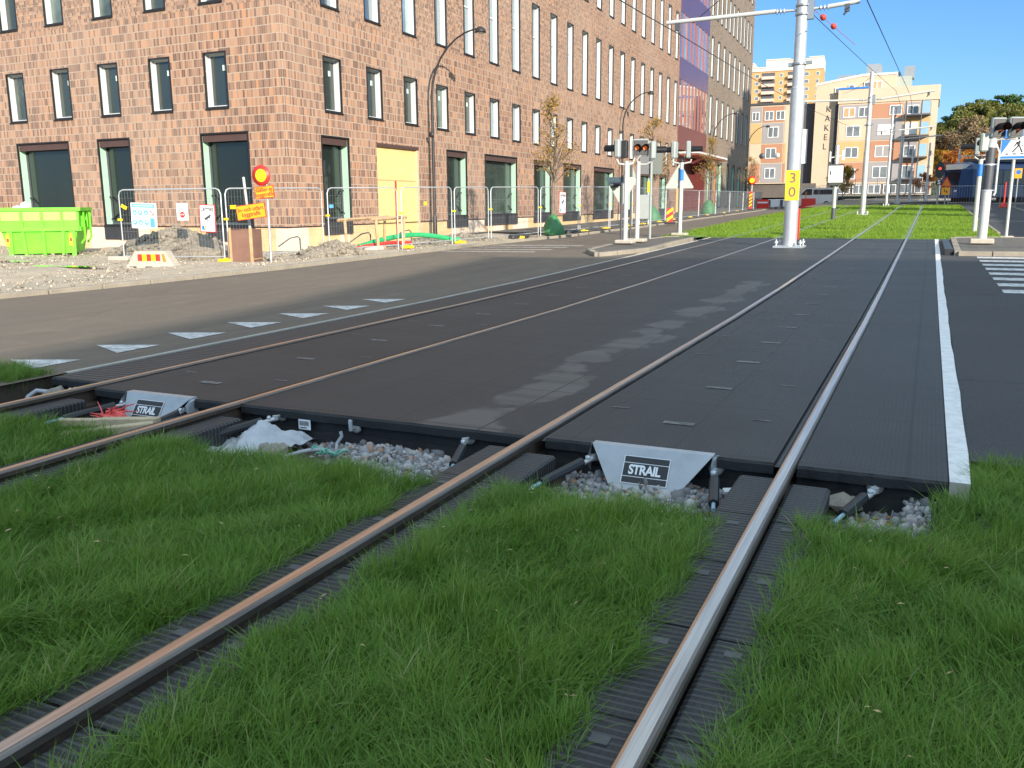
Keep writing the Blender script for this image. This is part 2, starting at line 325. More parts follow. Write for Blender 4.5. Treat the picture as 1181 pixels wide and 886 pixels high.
# ------------------------------------------------------------------ mesh building
class MB:
    def __init__(s): s.v = []; s.f = []; s.m = []; s.sm = []
    def face(s, pts, mi=0, smooth=False):
        n = len(s.v); s.v += [tuple(p) for p in pts]; s.f.append(tuple(range(n, n + len(pts)))); s.m.append(mi); s.sm.append(smooth)
    def grid(s, rows, mi=0, closed=False, smooth=True, flip=False):
        n = len(s.v); k = len(rows[0])
        for r in rows: s.v += [tuple(p) for p in r]
        for i in range(len(rows) - 1):
            for j in range(k if closed else k - 1):
                a, b = n + i * k + j, n + i * k + (j + 1) % k; q = (a, b, b + k, a + k)
                s.f.append(q[::-1] if flip else q); s.m.append(mi); s.sm.append(smooth)
    def box(s, lo, hi, mi=0, mat=None, bev=0):
        (x0, y0, z0), (x1, y1, z1) = lo, hi; n = len(s.v)
        if bev:
            b = min(bev, (x1 - x0) / 2.01, (y1 - y0) / 2.01)
            zb = min(bev, (z1 - z0) / 2.01)
            def ring(z, i): return [(x0 + b, y0 + i, z), (x1 - b, y0 + i, z), (x1 - i, y0 + b, z), (x1 - i, y1 - b, z), (x1 - b, y1 - i, z), (x0 + b, y1 - i, z), (x0 + i, y1 - b, z), (x0 + i, y0 + b, z)]
            rows = [ring(z0, 0 if False else b * .999), ring(z0 + zb, 0), ring(z1 - zb, 0), ring(z1, b * .999)]
            if mat: rows = [[mat @ Vector(p) for p in r] for r in rows]
            s.grid(rows, mi, True, False); s.face(rows[0][::-1], mi); s.face(rows[-1], mi); return
        c = [Vector(p) for p in ((x0, y0, z0), (x1, y0, z0), (x1, y1, z0), (x0, y1, z0), (x0, y0, z1), (x1, y0, z1), (x1, y1, z1), (x0, y1, z1))]
        if mat: c = [mat @ p for p in c]
        s.v += [tuple(p) for p in c]
        for q in ((3, 2, 1, 0), (4, 5, 6, 7), (0, 1, 5, 4), (1, 2, 6, 5), (2, 3, 7, 6), (3, 0, 4, 7)):
            s.f.append(tuple(n + i for i in q)); s.m.append(mi); s.sm.append(False)
    def tube(s, pts, r, n=8, mi=0, cap=True, smooth=True):
        pts = [Vector(p) for p in pts]; k = len(pts); rr = r if hasattr(r, '__len__') else [r] * k
        rows = []; up = None
        for i, p in enumerate(pts):
            d = (pts[min(i + 1, k - 1)] - pts[max(i - 1, 0)]).normalized()
            if up is None: up = Vector((0, 0, 1)) if abs(d.z) < .9 else Vector((0, 1, 0))
            a = d.cross(up).normalized(); b = a.cross(d).normalized(); up = b
            rows.append([p + (a * math.cos(t * 2 * math.pi / n) + b * math.sin(t * 2 * math.pi / n)) * rr[i] for t in range(n)])
        s.grid(rows, mi, True, smooth, True)
        if cap: s.face(rows[0], mi); s.face(rows[-1][::-1], mi)
    def lathe(s, prof, n=16, mi=0, o=(0, 0, 0), axis='Z', smooth=True):
        rows = []
        for r, z in prof:
            ring = []
            for t in range(n):
                a = t * 2 * math.pi / n; x, y = r * math.cos(a), r * math.sin(a)
                p = (x, y, z) if axis == 'Z' else ((x, z, y) if axis == 'Y' else (z, x, y))
                ring.append((p[0] + o[0], p[1] + o[1], p[2] + o[2]))
            rows.append(ring)
        s.grid(rows, mi, True, smooth, axis == 'Y'); s.face(rows[0], mi); s.face(rows[-1][::-1], mi)
    def prism(s, poly, y0, y1, mi=0, axis='Y', mat=None):
        """extrude a 2-D polygon (x, z) along y, or (x, y) along z"""
        f = (lambda p, h: (p[0], h, p[1])) if axis == 'Y' else ((lambda p, h: (p[0], p[1], h)) if axis == 'Z' else (lambda p, h: (h, p[0], p[1])))
        a = [Vector(f(p, y0)) for p in poly]; b = [Vector(f(p, y1)) for p in poly]
        if mat: a = [mat @ p for p in a]; b = [mat @ p for p in b]
        s.face(a, mi); s.face(b[::-1], mi)
        for i in range(len(a)):
            j = (i + 1) % len(a); s.face([a[i], b[i], b[j], a[j]], mi)
    def ico(s, o, r, mi=0, seed=0, rough=.25, sq=(1, 1, 1)):
        q = random.Random(seed); p = (1 + 5 ** .5) / 2
        V = [(-1, p, 0), (1, p, 0), (-1, -p, 0), (1, -p, 0), (0, -1, p), (0, 1, p), (0, -1, -p), (0, 1, -p), (p, 0, -1), (p, 0, 1), (-p, 0, -1), (-p, 0, 1)]
        F = [(0, 11, 5), (0, 5, 1), (0, 1, 7), (0, 7, 10), (0, 10, 11), (1, 5, 9), (5, 11, 4), (11, 10, 2), (10, 7, 6), (7, 1, 8), (3, 9, 4), (3, 4, 2), (3, 2, 6), (3, 6, 8), (3, 8, 9), (4, 9, 5), (2, 4, 11), (6, 2, 10), (8, 6, 7), (9, 8, 1)]
        n = len(s.v)
        for v in V:
            k = r / 1.9 * (1 + q.uniform(-rough, rough)); s.v.append(tuple(o[i] + v[i] * k * sq[i] for i in range(3)))
        for f in F: s.f.append(tuple(n + i for i in f)); s.m.append(mi); s.sm.append(False)
    def build(s, name, mats, parent=None, loc=(0, 0, 0), rz=0, recalc=False):
        me = bpy.data.meshes.new(name); me.from_pydata(s.v, [], s.f)
        for m in (mats if isinstance(mats, (list, tuple)) else [mats]): me.materials.append(M[m] if isinstance(m, str) else m)
        me.polygons.foreach_set('material_index', s.m); me.polygons.foreach_set('use_smooth', s.sm)
        if recalc:
            b = bmesh.new(); b.from_mesh(me); bmesh.ops.remove_doubles(b, verts=b.verts, dist=1e-5)
            bmesh.ops.recalc_face_normals(b, faces=b.faces); b.to_mesh(me); b.free()
        o = bpy.data.objects.new(name, me); COL.objects.link(o)
        o.location = loc; o.rotation_euler = (0, 0, rz)
        if parent: o.parent = parent
        return o

def tag(o, label=None, cat=None, group=None, kind=None):
    if label: o['label'] = label
    if cat: o['category'] = cat
    if group: o['group'] = group
    if kind: o['kind'] = kind
    return o
def thing(name, label, cat, loc, rz=0, group=None):
    o = bpy.data.objects.new(name, None); o.empty_display_size = .2; COL.objects.link(o)
    o.location = loc; o.rotation_euler = (0, 0, rz); return tag(o, label, cat, group)
def structure(o, label=None): return tag(o, label, kind='structure')
def copy_tree(o, parent=None):
    c = o.copy(); COL.objects.link(c)
    if parent: c.parent = parent
    for ch in list(o.children): copy_tree(ch, c)
    return c
def ground(x, y, dz=0): return (x, y, zt(x, y) + dz)
def text(body, size, mat, parent, name, loc, rot=(R(90), 0, 0), depth=.004, align='CENTER', sx=1, bold=0, spacing=1, line=1):
    """lettering as a mesh of its own"""
    cu = bpy.data.curves.new(name, 'FONT'); cu.body = body; cu.size = size; cu.extrude = depth / 2; cu.align_x = align; cu.align_y = 'CENTER'
    cu.offset = bold; cu.space_character = spacing; cu.space_line = line
    tmp = bpy.data.objects.new(name, cu); COL.objects.link(tmp); bpy.context.view_layer.update()
    me = bpy.data.meshes.new_from_object(tmp.evaluated_get(bpy.context.evaluated_depsgraph_get())); bpy.data.objects.remove(tmp)
    me.materials.clear(); me.materials.append(M[mat]); me.name = name
    o = bpy.data.objects.new(name, me); COL.objects.link(o); o.location = loc; o.rotation_euler = rot; o.scale = (sx, 1, 1); o.parent = parent
    return o
# ------------------------------------------------------------------ the ground and the roads
def frange(a, b, st): n = max(1, int(round((b - a) / st))); return [a + (b - a) * i / n for i in range(n + 1)]
def sheet(name, x0, x1, ys, dz, mat, nx=6, zf=zt, kind='structure', edge=0):
    """a strip that follows the ground; x0 and x1 may depend on y; edge > 0 gives it side faces"""
    b = MB(); f0 = x0 if callable(x0) else (lambda y: x0); f1 = x1 if callable(x1) else (lambda y: x1)
    rows = []
    for y in ys:
        a, c = f0(y), f1(y); r = [(a + (c - a) * i / nx, y) for i in range(nx + 1)]
        rows.append([(x, yy, zf(x, yy) + dz) for x, yy in r])
    if edge:
        rows = [[(r[0][0], r[0][1], r[0][2] - edge)] + r + [(r[-1][0], r[-1][1], r[-1][2] - edge)] for r in rows]
        rows = [[(p[0], p[1], p[2] - edge) for p in rows[0]]] + rows + [[(p[0], p[1], p[2] - edge) for p in rows[-1]]]
    b.grid(rows, 0, False, False)
    o = b.build(name, mat)
    return tag(o, kind=kind) if kind else o

xs = [-700, -400, -250, -160, -110, -80, -60, -45] + frange(-36, 20, 2) + [26, 34, 45, 60, 90, 140, 220, 340, 520, 800]
ys = [-300, -160, -90, -50, -30] + frange(-20, 140, 2.5) + [150, 165, 190, 230, 300, 400, 560, 800, 1100]
b = MB(); b.grid([[(x, y, zt(x, min(y, 400)) - .36) for x in xs] for y in ys], 0, False, True)
structure(b.build('ground', 'earth'))

KY = [-60, 9, 14, 20, 25, 30, 38, 54, 86, 118]; KX = [-15.5, -13.1, -12.75, -12.5, -12.3, -11.6, -11.5, -12.7, -14.3, -17.0]
def kerb_x(y): return float(np.interp(y, KY, KX))
YS = frange(-40, 30, 1.5) + frange(32, 118, 2.5)
sheet('left_road', kerb_x, lambda y: -6.62 if y < 22 else (-6.62 - min(1.6, (y - 22) * .3)), YS, -.008, 'asphalt_dusty', 10)
sheet('cross_street', kerb_x, 40, frange(118, 150, 4), -.02, 'asphalt', 14)
# rough building yard between the kerb and the brick building: a bumpy sheet
def yard_z(x, y):
    n = .05 * math.sin(x * 1.7 + y * .9) + .035 * math.sin(x * 3.9 - y * 2.3 + 1) + .02 * math.sin(x * 8.3 + y * 7.1)
    return zt(x, y) + .03 + max(-.02, n * .6)
sheet('yard', lambda y: kerb_x(y) - 24, lambda y: kerb_x(y) - .14, frange(-30, 31, .6), 0, 'yard_dirt', 46, yard_z)
sheet('left_pavement', lambda y: kerb_x(y) - 9, lambda y: kerb_x(y) - .14, frange(31, 118, 2), .09, 'path_asphalt', 8)
# right-hand street and its continuation beside the tracks
sheet('right_road', .302, 60, frange(5.3, 30.2, 1.2), -.012, 'asphalt', 12)
sheet('side_road', 2.12, 60, frange(30.2, 84, 2), -.03, 'asphalt', 10)
sheet('near_road', -60, 60, frange(-40, -6, 2), -.03, 'asphalt', 10)

def kerb(name, label, pts, w=.15, h=.11, sink=.2, mat='kerbstone', gap=.012, step=1.0):
    """kerbstones laid along a polyline, one stone a metre with open joints"""
    b = MB(); pts = [Vector((*p, 0)) for p in pts]
    L = [0]
    for a, c in zip(pts[:-1], pts[1:]): L.append(L[-1] + (c - a).length)
    def at(s):
        for i in range(len(pts) - 1):
            if s <= L[i + 1] or i == len(pts) - 2:
                t = (s - L[i]) / (L[i + 1] - L[i]); return pts[i].lerp(pts[i + 1], t)
    n = max(1, int(L[-1] / step))
    for i in range(n):
        a, c = at(L[-1] * i / n), at(L[-1] * (i + 1) / n); d = (c - a); ln = d.length; d.normalize()
        za, zc = zt(a.x, a.y), zt(c.x, c.y); k = rnd.uniform(-.006, .006)
        mt = Matrix.Translation((a.x, a.y, za)) @ Matrix.Rotation(math.atan2(d.y, d.x), 4, 'Z') @ Matrix.Rotation(-math.atan2(zc - za, ln), 4, 'Y')
        b.box((gap, -w / 2, -sink), (ln - gap, w / 2, h + k), 0, mt, .012)
    return tag(b.build(name, mat), label, 'kerb')
kerb('kerb', 'long low dusty kerb between the left street and the building yard', [(kerb_x(y), y) for y in (2, 9, 14, 20, 25, 30, 38, 54, 86, 116)], .14, .075)

# ------------------------------------------------------------------ track: crossing deck, rails, ballast
GY0, GY1 = 4.82, 30.05
def deck(name, x0, x1, mat, y0=GY0, y1=GY1):
    b = MB(); ysd = frange(y0, y1, 1.22); top = -.006
    for i in range(len(ysd) - 1):
        a, c = ysd[i], ysd[i + 1]
        za, zc = zt(-3, a) + top, zt(-3, c) + top
        b.face([(x0, a, za), (x1, a, za), (x1, c, zc), (x0, c, zc)])
        for x, fl in ((x0, 1), (x1, 0)):
            q = [(x, a, za), (x, c, zc), (x, c, zc - .3), (x, a, za - .3)]; b.face(q if not fl else q[::-1])
    z = top     # near end: worn lip, set-back web, lower step
    prof = [(y0, z), (y0 - .012, z - .014), (y0 - .012, z - .062), (y0 + .03, z - .072), (y0 + .03, z - .13), (y0 + .005, z - .14), (y0 + .005, z - .31)]
    n = 14
    b.grid([[(x0 + (x1 - x0) * i / n, p[0] + .006 * math.sin(i * 2.1 + x0), p[1]) for i in range(n + 1)] for p in prof], 1, False, False, True)
    b.face([(x0, y1, zt(-3, y1) + top), (x1, y1, zt(-3, y1) + top), (x1, y1, zt(-3, y1) - .3), (x0, y1, zt(-3, y1) - .3)][::-1])
    return structure(b.build(name, [mat, 'rubber_edge']))
L1, R1, L2, R2 = -5.92, -4.415, -2.09, -.585
deck('crossing_deck', -6.55, L1 - .042, 'rubber_ribbed', 5.0)
deck('crossing_deck', L1 + .082, R1 - .082, 'rubber_panel'); deck('crossing_deck', R1 + .042, L2 - .042, 'rubber_panel')
deck('crossing_deck', L2 + .082, R2 - .082, 'rubber_panel'); deck('crossing_deck', R2 + .042, .19, 'rubber_panel')
# rubber lips in the wheel grooves
for x0 in (L1 + .038, R1 - .08, L2 + .038, R2 - .08):
    sheet('groove_lip', x0, x0 + .042, frange(4.84, 30.0, 1.22), -.034, 'rubber_lip', 1, lambda x, y: zt(-3, y))
    sheet('groove_lip', x0 + .018, x0 + .026, frange(4.84, 30.0, 1.22), -.018, 'rubber_lip', 1, lambda x, y: zt(-3, y))
# pale cast lettering plates, one on every second panel down the middle of each track
b = MB()
for x, y0 in ((-1.36, 5.48), (-5.14, 5.33)):
    for k in range(20):
        y = y0 + 1.22 * k; z = zt(-3, y) - .002
        b.face([(x - .10, y - .035, z), (x + .10, y - .035, z), (x + .10, y + .035, zt(-3, y + .035) - .002), (x - .10, y + .035, zt(-3, y + .035) - .002)])
        for s in (-.48, .47):
            if (k * 7 + int(s * 10)) % 3:
                b.face([(x + s - .06, y + .28, zt(-3, y + .28) - .002), (x + s + .06, y + .28, zt(-3, y + .28) - .002), (x + s + .06, y + .30, zt(-3, y + .3) - .002), (x + s - .06, y + .30, zt(-3, y + .3) - .002)])
structure(b.build('panel_marks', 'plate_mark'))
# white painted edge beam right of the deck
b = MB(); ysd = frange(4.80, 30.05, .6)
def sx(y): return .296 + .004 * math.sin(y * 1.1) + .004 * math.sin(y * 3.7)
rows = [[(.195, y, zt(0, y) - .16), (.195, y, zt(0, y) + .002), (sx(y), y, zt(0, y) + .002), (sx(y) + .002, y, zt(0, y) - .16)] for y in ysd]
b.grid(rows, 0, False, False); b.face([rows[0][3], rows[0][2], rows[0][1], rows[0][0]], 1)
tag(b.build('edge_beam', ['strip_white', 'pale_concrete']), 'white painted concrete edge beam along the right side of the rubber crossing', 'edge beam')
# thin pale joint along the left side of the deck
b = MB(); ysd = frange(5.15, 30, .9); b.grid([[(-6.605, y, zt(-6.6, y) - .1), (-6.605, y, zt(-6.6, y) + .006), (-6.556, y, zt(-6.6, y) + .006), (-6.556, y, zt(-6.6, y) - .1)] for y in ysd], 0, False, False)
tag(b.build('edge_joint', 'concrete'), 'thin pale concrete joint along the left side of the rubber crossing', 'edge joint')

def track_path(x):
    """centre line of a rail: straight for 78 m, then a curve to the right"""
    pts = [(x, y, 0.0) for y in [-3, 0, 2, 4, 4.8, 8, 11, 13, 15, 18, 22, 26, 30] + list(range(33, 79, 3))]
    cx = x_turn
    r = cx - x
    for k in range(1, 31): a = R(3.0 * k); pts.append((cx - r * math.cos(a), 78 + r * math.sin(a), a))
    pts += [(cx + 10, 78 + r, R(90)), (cx + 30, 78 + r, R(90))]
    return pts
x_turn = 18.0
def track_z(x, y):
    return float(np.interp(min(y, 140), TY, TZ))
PROF = [(-.020, .0), (.020, .0), (.031, -.004), (.0365, -.012), (.0365, -.036), (.012, -.046), (.010, -.13), (.070, -.15), (.070, -.165), (-.070, -.165), (-.070, -.15), (-.010, -.13), (-.012, -.046), (-.0365, -.036), (-.0365, -.012), (-.031, -.004)]
def rail(x, label, worn):
    b = MB(); P_ = [(p[0], p[1] + .008) for p in PROF]; k = len(P_); rows = []
    for px, py, a in track_path(x):
        z = track_z(px, py); rows.append([(px + u * math.cos(a), py - u * math.sin(a), z + w) for u, w in P_])
    for i in range(len(rows) - 1):
        for j in range(k):
            q = [rows[i][j], rows[i][(j + 1) % k], rows[i + 1][(j + 1) % k], rows[i + 1][j]]
            mi = 0 if j in (0, 15) else (3 if j in (1, 2, 14) else (worn if j in (3, 13) else 2))
            b.face(q[::-1], mi, False)
    b.face(rows[0][::-1], 2)
    return tag(b.build('rail', ['rail_polished', 'rail_polished', 'rail_rust', 'rail_worn'], recalc=True), label, 'rail', 'tram rails')
rail(L1, 'thin pale rail farthest left, nearest the white yield triangles', 2)
rail(R1, 'second rail from the left, running past the white plastic sheet', 2)
rail(L2, 'pale-topped rail left of the centre grass bed, crossing the picture diagonally', 3)
rail(R2, 'broad shiny steel rail at right, between the centre and right grass beds', 3)

PIT0, PIT1 = 3.2, 4.86
sheet('ballast_bed', -7.2, .36, frange(3.0, 5.4, .3), -.245, 'soil', 30, lambda x, y: zt(x, y) + .02 * math.sin(x * 5) * math.cos(y * 7))
# rubber filler blocks on both sides of each rail up to the pit
BL = [('left of the leftmost rail', L1, -1), ('right of the leftmost rail', L1, 1), ('left of the second rail from the left', R1, -1), ('right of the second rail, under the white plastic sheet', R1, 1),
      ('left of the diagonal pale-topped rail', L2, -1), ('right of the diagonal pale-topped rail', L2, 1), ('left of the broad shiny rail', R2, -1), ('right of the broad shiny rail', R2, 1)]
for nm, x, s in BL:
    b = MB(); a, c = sorted((x + s * .036, x + s * .235)); y1 = 4.60 if s > 0 else 4.66
    o0, o1 = (a, c)
    n = 8; pr = [(o0, -.205), (o0 + .002, -.052), (o0 + .018, -.044), (o1 - .016, -.044), (o1, -.056), (o1 - .004, -.205)]
    yb = frange(-1.5, y1, .61)
    for i in range(len(yb) - 1):
        g = .006; rows = [[(u, yy, w) for u, w in pr] for yy in (yb[i] + g, yb[i + 1] - g)]
        b.grid(rows, 0, False, False); b.face(rows[0][::-1]); b.face(rows[1])
    tag(b.build('filler_block', 'rubber_block', recalc=True), 'dark ribbed rubber strip ' + nm, 'rail strip', 'rubber strips beside the rails')

b = MB(); q = random.Random(19)
for x in (L2, R2):
    for s in (-1, 1):
        for k in range(4):
            y = 4.2 - .61 * k * 1.0 - .3; u = x + s * .12
            b.box((u - .028, y - .02, -.0445), (u + .028, y + .02, -.0405))
structure(b.build('block_marks', 'rubber_lip'))
# ------------------------------------------------------------------ turf and grass
def turf_bed(x0, x1, y0, y1, dz=-.075, jag=.05):
    b = MB(); n = max(4, int((x1 - x0) / .12)); ysb = frange(y0, y1, .25); rows = []
    for y in ysb:
        e = 1 if y == ysb[-1] else 0
        rows.append([(x0 + (x1 - x0) * i / n, y + e * jag * math.sin(i * 1.7 + x0 * 9), zt(0, y) + dz + .012 * math.sin(i * 2.3 + y * 6)) for i in range(n + 1)])
    rows.append([(p[0], p[1] + .05, p[2] - .25) for p in rows[-1]])
    b.grid(rows, 0, False, False, False)
    for i in (0, n):
        q = [[(r[i][0], r[i][1], r[i][2]) for r in rows], [(r[i][0], r[i][1], r[i][2] - .2) for r in rows]]; b.grid(q, 1, False, False)
    return structure(b.build('turf', ['turf_near', 'soil']))
BEDS = [(R1 + .17, L2 - .18, .2, 3.88), (L2 + .175, R2 - .175, .2, 3.90), (R2 + .165, .12, .2, 4.02), (.12, .31, .2, 4.62), (.31, 5.2, .2, 5.40), (L1 + .235, R1 - .235, .8, 3.98), (-10.5, -6.66, 1.5, 5.12), (-6.66, L1 - .235, .8, 3.9)]
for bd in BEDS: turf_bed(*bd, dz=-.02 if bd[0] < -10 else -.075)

rng = np.random.default_rng(11)
def lowf(x, y, s, ph):
    return (np.sin(x * s + ph) * np.cos(y * s * 1.13 + ph * 2) + .6 * np.sin(x * s * 2.1 - y * s * 1.7 + ph * 3) + .4 * np.sin(x * s * 3.7 + y * s * 4.3 + ph)) / 2
def blades(name, mat, px, py, pz, h, w, lean, ang, tone, label=None):
    n = len(px); t = np.array([0, .38, .74, 1.0]); wt = np.array([1, .88, .55, 0])
    wa = ang + np.pi / 2 + rng.normal(0, .7, n)
    V = np.empty((n, 7, 3), np.float32)
    for k in range(4):
        cx = px + np.cos(ang) * lean * h * t[k] ** 1.8; cy = py + np.sin(ang) * lean * h * t[k] ** 1.8
        cz = pz + h * t[k] * (1 - .28 * np.minimum(lean, 1.6) * t[k])
        ox, oy = np.cos(wa) * w * wt[k] / 2, np.sin(wa) * w * wt[k] / 2
        if k < 3:
            V[:, 2 * k] = np.stack([cx - ox, cy - oy, cz], 1); V[:, 2 * k + 1] = np.stack([cx + ox, cy + oy, cz], 1)
        else: V[:, 6] = np.stack([cx, cy, cz], 1)
    base = (np.arange(n) * 7)[:, None]
    lp = np.concatenate([base + np.array([0, 1, 3, 2, 2, 3, 5, 4, 4, 5, 6])], 1).ravel()
    st = ((np.arange(n) * 11)[:, None] + np.array([0, 4, 8])).ravel()
    me = bpy.data.meshes.new(name); me.vertices.add(n * 7); me.loops.add(n * 11); me.polygons.add(n * 3)
    me.vertices.foreach_set('co', V.ravel()); me.loops.foreach_set('vertex_index', lp.astype(np.int32))
    me.polygons.foreach_set('loop_start', st.astype(np.int32))
    me.update(calc_edges=True)
    at = me.attributes.new('tone', 'FLOAT', 'POINT'); at.data.foreach_set('value', np.repeat(tone, 7).astype(np.float32))
    me.materials.append(M[mat]); o = bpy.data.objects.new(name, me); COL.objects.link(o)
    return tag(o, kind='stuff')
X, Y = [], []
for (x0, x1, y0, y1), den in zip(BEDS, (24000, 26000, 26000, 25000, 22000, 13000, 13000, 3000)):
    y0 = max(y0, 1.15); n = int((x1 - x0) * (y1 - y0) * den)
    x = rng.uniform(x0 - .015, x1 + .015, n); y = rng.uniform(y0, y1 + .02, n)
    # keep what the camera or one a step aside could see
    az = np.degrees(np.arctan2(x, y)); keep = (az > -64) & (az < 20)
    # thinner and ragged along the rail strips, with a bare patch on the right
    d = np.minimum(x - x0, x1 - x); keep &= (d > .07 * (.35 + lowf(x, y, 7, 3)) - .01) | (rng.random(n) < .25)
    keep &= (rng.random(n) > .93 * np.exp(-(((x + .24) / .085) ** 2 + ((y - 2.62) / .16) ** 2)))
    keep &= rng.random(n) < .62 + .5 * lowf(x, y, 11, 1)
    X.append(x[keep]); Y.append(y[keep])
px, py = np.concatenate(X), np.concatenate(Y); n = len(px)
clump = lowf(px, py, 4.2, .7); fine = lowf(px, py, 13, 2.2)
h = .080 + .036 * clump + .026 * fine + rng.gamma(2.2, .013, n); h = np.clip(h, .03, .19)
ang = 1.1 + 2.2 * lowf(px, py, 2.3, 4.1) + 1.3 * lowf(px, py, 7, .4) + rng.normal(0, 1.35, n)
lean = np.clip(.72 + .38 * lowf(px, py, 5, 5.5) + rng.normal(0, .33, n), .05, 1.7)
tone = np.clip(.47 + .17 * clump + .10 * fine + rng.normal(0, .13, n) + (rng.random(n) < .035) * rng.uniform(.3, .6, n), 0, 1)
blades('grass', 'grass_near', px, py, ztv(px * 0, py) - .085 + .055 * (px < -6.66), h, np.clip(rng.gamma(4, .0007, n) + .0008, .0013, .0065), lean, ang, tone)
print('near blades', n)
# dry leaves and straw lying on the turf
b = MB(); q = random.Random(77)
for i in range(100):
    x, y = q.uniform(-4.2, 1.2), q.uniform(1.4, 4.0)
    if min(abs(x - L2), abs(x - R2), abs(x - R1)) < .22 and q.random() < .6: continue
    on = min(abs(x - L2), abs(x - R2), abs(x - R1)) < .22; z = -.040 if on else q.uniform(-.01, .035)
    a = q.uniform(0, 6.28); s = q.uniform(.006, .017); dx, dy = math.cos(a) * s, math.sin(a) * s; k = q.uniform(.12, .6)
    b.face([(x - dx, y - dy, z), (x + dy * k, y - dx * k, z + .004), (x + dx, y + dy, z + q.uniform(0, .008)), (x - dy * k, y + dx * k, z + .005)])
tag(b.build('leaf_litter', 'leaf_straw'), kind='stuff')

# far turf between the tracks beyond the crossing
def turf_l(y): return float(np.interp(y, [27.5, 30, 45, 60, 78], [-7.75, -8.2, -8.9, -9.6, -10.5]))
def turf_r(y): return float(np.interp(y, [27.5, 30.2, 31, 60, 78], [2.0, 2.05, 2.1, 2.1, 1.8]))
def tz(x, y):
    e = min(1, max(0, (x - turf_l(y)) / .6)); return zt(x, y) * e + (zt(x - .3, y) - .04) * (1 - e) + .01
sheet('turf', turf_l, turf_r, frange(30.06, 78, 1), -.015, 'turf_far', 30, tz)
sheet('turf', lambda y: -7.75 - .1 * (y - 28), lambda y: -6.7, frange(28.2, 30.06, .4), .06, 'turf_far', 6, zt)
b = MB()
sheet('track_bed', lambda y: -9.5, lambda y: 40, frange(78, 118, 2), .03, 'earth', 20, lambda x, y: track_z(x, y) - .11)
y = 28.2 + 50 * rng.random(90000) ** 1.9; y = y[y < 78]; n = len(y)
fx = rng.random(n); xl = np.interp(y, [27.5, 30, 45, 60, 78], [-7.75, -8.2, -8.9, -9.6, -10.5]); x = xl + fx * (2.08 - xl)
k = np.ones(n, bool)
for rx in (L1, R1, L2, R2): k &= np.abs(x - rx) > .13
k &= (y > 30.05) | (x < -6.85)
k &= (np.abs(x + 3.4) > .35) | (np.abs(y - 54.7) > .4)
x, y = x[k], y[k]; n = len(x); cl = lowf(x, y, 1.1, 1.7)
dist = np.hypot(x, y)
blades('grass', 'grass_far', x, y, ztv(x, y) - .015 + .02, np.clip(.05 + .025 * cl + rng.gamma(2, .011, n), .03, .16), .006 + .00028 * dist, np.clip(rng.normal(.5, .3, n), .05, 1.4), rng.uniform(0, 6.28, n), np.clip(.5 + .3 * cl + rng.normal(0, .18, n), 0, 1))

# ------------------------------------------------------------------ ballast stones in the open pits
def stones(name, boxes, size, mat, zfun, dens):
    p = (1 + 5 ** .5) / 2
    IV = np.array([(-1, p, 0), (1, p, 0), (-1, -p, 0), (1, -p, 0), (0, -1, p), (0, 1, p), (0, -1, -p), (0, 1, -p), (p, 0, -1), (p, 0, 1), (-p, 0, -1), (-p, 0, 1)]) / 1.9
    IF = np.array([(0, 11, 5), (0, 5, 1), (0, 1, 7), (0, 7, 10), (0, 10, 11), (1, 5, 9), (5, 11, 4), (11, 10, 2), (10, 7, 6), (7, 1, 8), (3, 9, 4), (3, 4, 2), (3, 2, 6), (3, 6, 8), (3, 8, 9), (4, 9, 5), (2, 4, 11), (6, 2, 10), (8, 6, 7), (9, 8, 1)])
    C = []
    for x0, x1, y0, y1 in boxes:
        n = int((x1 - x0) * (y1 - y0) * dens); C.append(np.stack([rng.uniform(x0, x1, n), rng.uniform(y0, y1, n)], 1))
    C = np.concatenate(C); n = len(C); r = size * rng.lognormal(0, .32, n)
    V = IV[None] * (1 + rng.uniform(-.34, .34, (n, 12, 1))) * (r[:, None, None]) * rng.uniform(.6, 1.25, (n, 1, 3))
    a = rng.uniform(0, 6.28, n); ca, sa = np.cos(a)[:, None], np.sin(a)[:, None]
    V = np.stack([V[..., 0] * ca - V[..., 1] * sa, V[..., 0] * sa + V[..., 1] * ca, V[..., 2]], -1)
    V[..., 0] += C[:, :1]; V[..., 1] += C[:, 1:]; V[..., 2] += (zfun(C[:, 0], C[:, 1]) + rng.uniform(-.2, .9, n) * r)[:, None]
    me = bpy.data.meshes.new(name); me.vertices.add(n * 12); me.loops.add(n * 60); me.polygons.add(n * 20)
    me.vertices.foreach_set('co', V.astype(np.float32).ravel())
    me.loops.foreach_set('vertex_index', ((np.arange(n) * 12)[:, None, None] + IF[None]).astype(np.int32).ravel())
    me.polygons.foreach_set('loop_start', (np.arange(n * 20) * 3).astype(np.int32)); me.update(calc_edges=True)
    at = me.attributes.new('tone', 'FLOAT', 'POINT'); at.data.foreach_set('value', np.repeat(rng.random(n), 12).astype(np.float32))
    me.materials.append(M[mat]); o = bpy.data.objects.new(name, me); COL.objects.link(o); return tag(o, kind='stuff')
def pitz(x, y): return -.238 + .03 * np.sin(x * 4 + 1) + .025 * np.sin(y * 9 + x * 3)
stones('ballast', [(-6.66, L1 - .12, 4.0, 5.0), (L1 + .24, R1 - .24, 3.85, 4.85), (R1 + .24, L2 - .24, 3.7, 4.85), (L2 + .24, R2 - .24, 3.8, 4.85), (R2 + .24, .20, 4.0, 4.85)], .0165, 'ballast_stone', pitz, 3600)
stones('ballast', [(.0, .31, 4.35, 4.84)], .017, 'ballast_stone', lambda x, y: -.15 + 0 * x, 2600)
stones('yard_stones', [(-26, -13.3, 9.5, 20), (-19, -12.8, 20, 30)], .019, 'yard_stone', lambda x, y: ztv(x, y) + .03, 30)
